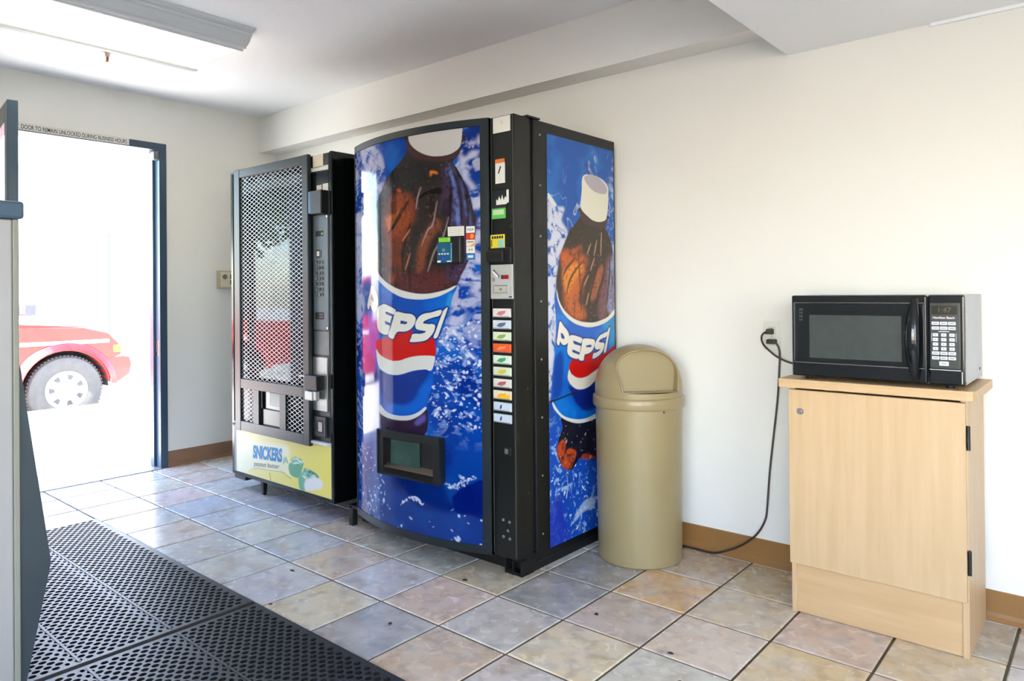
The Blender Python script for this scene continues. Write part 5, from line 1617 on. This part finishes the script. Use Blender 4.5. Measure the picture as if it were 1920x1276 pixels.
def tree(x, y, h, r, seed, label):
    rs = random.Random(seed)
    t = thing('tree', label, 'tree', (x, y, GZ))
    tb = MB().cyl((x, y, GZ), (x, y, h * .55), .16, .1, n=10)
    for k in range(6):
        a = k * 1.05 + rs.random()
        tb.cyl((x, y, h * .4 + .12 * k), (x + r * .6 * math.cos(a), y + r * .6 * math.sin(a), h * .65 + .15 * k), .05, .02, n=6)
    tb.obj('trunk', M_bark, t)
    lb = MB()
    for k in range(2600):
        while True:
            p = Vector((rs.uniform(-1, 1), rs.uniform(-1, 1), rs.uniform(-1, 1)))
            if .35 < p.length < 1 + .12 * math.sin(5 * p.x + 3 * p.z):
                break
        c = Vector((x, y, h * .72)) + Vector((p.x * r, p.y * r, p.z * h * .34))
        a = Vector((rs.uniform(-1, 1), rs.uniform(-1, 1), rs.uniform(-.6, .6))).normalized() * .13
        b = a.orthogonal().normalized() * .06
        lb.add([c - a, c + b, c + a, c - b], [(0, 1, 2, 3)])
    lb.obj('crown', M_leaf, t)
    return t


tree(-11.5, -5.4, 5.2, 1.5, 1, 'leafy green tree across the lot, reflected in the snack machine glass')

# red truck parked beyond the sidewalk, its nose to the right
tk = thing('truck', 'red truck parked outside the doorway, front wheel and bumper in view', 'truck', (-6.8, -.5, GZ))
M_red = mat('red_car_paint', (186, 20, 14), .35, coat=.25)
M_tyre = mat('tyre_rubber', (66, 64, 62), .75, noise=.2, nscale=20)
M_rim = mat('alloy_wheel', (214, 214, 214), .3, metal=.6)
M_und = mat('wheel_well', (52, 52, 54), .8)
M_tglass = mat('truck_glass', (40, 50, 56), .08)
TX = -5.93                     # outer face of the near side
yw, zw, rw = 1.035, .125, .365  # front wheel


def arch(yc, zc, r, n=16, a0=-18, a1=198):
    return [(yc + r * math.cos(math.radians(a0 + (a1 - a0) * k / n)), zc + r * math.sin(math.radians(a0 + (a1 - a0) * k / n))) for k in range(n + 1)]


ywr = yw - 3.1
side = [(1.56, .60), (1.585, .48), (1.5, .44)] + [(1.46, .2)] + arch(yw, zw, .425, a0=8, a1=180) + [(yw - .44, .08), (ywr + .44, .08)] + arch(ywr, zw, .425, a0=0, a1=172) + [(-2.9, .2), (-3.1, .3), (-3.1, .76), (-1.0, .79), (.55, .805), (1.2, .79), (1.45, .72)]
bd_ = MB().prism(side, 'x', TX - 1.72, TX).obj('body', M_red, tk)
hoodp = [(1.555, .6), (1.45, .72), (1.2, .8), (.6, .845), (.45, .85), (.45, .6)]
MB().prism(hoodp, 'x', TX - 1.6, TX - .12).obj('hood', M_red, tk)
MB().prism([(.5, .8), (-.05, 1.36), (-1.15, 1.38), (-1.3, .8)], 'x', TX - 1.6, TX - .12).obj('cab', M_red, tk)
for x0, x1 in ((TX - .125, TX - .115), (TX - 1.605, TX - 1.595)):
    MB().prism([(.36, .86), (-.06, 1.29), (-1.06, 1.31), (-1.15, .86)], 'x', x0, x1).obj('side_window', M_tglass, tk)
MB().prism([(.44, .875), (.47, .885), (-.03, 1.365), (-.06, 1.35)], 'x', TX - 1.5, TX - .22).obj('windshield', M_tglass, tk)
for q in (yw, ywr):
    MB().add([(x, a, b) for x in (TX + .03, TX - .005, TX - .02) for a, b in (arch(q, zw, .44, 24, 4, 176))] + [(TX + .03, a, b) for a, b in arch(q, zw, .5, 24, 4, 176)] + [(TX - .01, a, b) for a, b in arch(q, zw, .52, 24, 4, 176)],
             [(25 * s + i, 25 * s + i + 1, 25 * t + i + 1, 25 * t + i) for s, t in ((0, 1), (1, 2), (0, 3), (3, 4)) for i in range(24)]).obj('wheel_flare', M_red, tk, smooth='all')
    wl = MB().add([(x, a, b) for x in (TX - .02, TX - .4) for a, b in arch(q, zw, .424, 24, 0, 180)], [(i, i + 1, 26 + i, 25 + i) for i in range(24)]).add([(TX - .4, a, b) for a, b in arch(q, zw, .424, 24, 0, 180)], [tuple(range(25))]).obj('wheel_well', M_und, tk)
for side_x, sg_ in ((TX - .005, 1), (TX - 1.715, -1)):
    for q in (yw, ywr):
        R_ = Matrix.Translation((side_x, q, zw)) @ Matrix.Rotation(math.radians(90 * sg_), 4, 'Y')
        ty = MB().lathe([(.205, 0.0), (.225, .008), (.3, .012), (.345, .0), (.36, -.02), (rw, -.05), (rw, -.19), (.35, -.23), (.3, -.245), (.205, -.24)], 0, 0, 48).obj('tyre', M_tyre, tk, smooth=True, M=R_)
        for k in range(48):
            a = 2 * math.pi * k / 48
        tr = MB()
        for k in range(60):
            a, b2 = 2 * math.pi * k / 60, 2 * math.pi * (k + .55) / 60
            for z0, z1 in ((-.03, -.095), (-.105, -.165)):
                tr.add([(r * math.cos(t), r * math.sin(t), z) for r in (rw - .002, rw + .007) for t in (a, b2) for z in (z0, z1)], [(0, 2, 3, 1), (4, 5, 7, 6), (0, 4, 6, 2), (1, 3, 7, 5), (0, 1, 5, 4), (2, 6, 7, 3)])
        tr.obj('tread', M_tyre, ty, M=R_)
        rm = MB().lathe([(.205, .004), (.2, -.004), (.188, -.012), (.165, -.006), (.1, .004), (.082, .006), (.08, .014), (.065, .018), (0, .02)], 0, 0, 42).lathe([(.206, .004), (.2, -.1), (0, -.1)], 0, 0, 42).obj('wheel_rim', M_rim, ty, smooth=True, M=R_)
        for k in range(7):
            a = 2 * math.pi * k / 7 + .2
            c, s_ = math.cos(a), math.sin(a)
            tv = Vector((-s_, c, 0))
            rv_ = Vector((c, s_, 0))
            pts = [rv_ * .115 - tv * .016, rv_ * .166 - tv * .031, rv_ * .166 + tv * .031, rv_ * .115 + tv * .016]
            MB().add([(p.x, p.y, .006) for p in pts] + [(p.x, p.y, -.006) for p in pts], [(0, 1, 2, 3), (7, 6, 5, 4), (0, 4, 5, 1), (1, 5, 6, 2), (2, 6, 7, 3), (3, 7, 4, 0)]).obj('wheel_slot', M_und, rm, M=R_)
MB().prism([(1.44, .44), (1.6, .455), (1.67, .44), (1.69, .36), (1.67, .25), (1.56, .175), (1.48, .17), (1.455, .24)], 'x', TX - 1.72, TX + .01).obj('front_bumper', M_red, tk)
MB().box(TX - .3, TX + .004, 1.5, 1.592, .5, .585, .012).obj('corner_lamp', mat('amber_lens', (240, 170, 30), .2, coat=.5), tk)
MB().box(TX - .002, TX + .012, -.8, 1.46, .615, .655, .004).obj('side_trim', mat('side_stripe', (226, 222, 220), .4), tk)
MB().box(TX - .1, TX + .14, .6, .72, .94, 1.06, .02).obj('door_mirror', mat('mirror_shell', (58, 56, 64), .4), tk)
MB().box(TX - .01, TX + .012, -.2, -.1, .7, .73, .005).obj('door_handle', M_blackp, tk)

# specks of debris on the tiles
for k, (x, y, a, s) in enumerate(((.1, -.05, .3, 1), (.32, -.28, 1.2, .8), (1.29, .41, 2.0, 1.1), (1.62, .33, .4, 1.0), (1.72, .2, 1.0, .9), (.72, .33, .2, 1.1), (.78, -.1, 1.9, 1.0))):
    rs = random.Random(k)
    pts = [(x + s * .009 * math.cos(a + t * 1.05) * (1.4 if t % 3 == 0 else .7) * rs.uniform(.8, 1.2), y + s * .008 * math.sin(a + t * 1.05) * rs.uniform(.6, 1.1)) for t in range(6)]
    sp_ = MB().prism(pts, 'z', .0004, .0026).obj('debris_chip', mat('debris', (46, 42, 40), .8))
    tag(sp_, 'tiny dark fleck of debris lying on the floor tiles', 'debris', 'dark flecks on the floor')
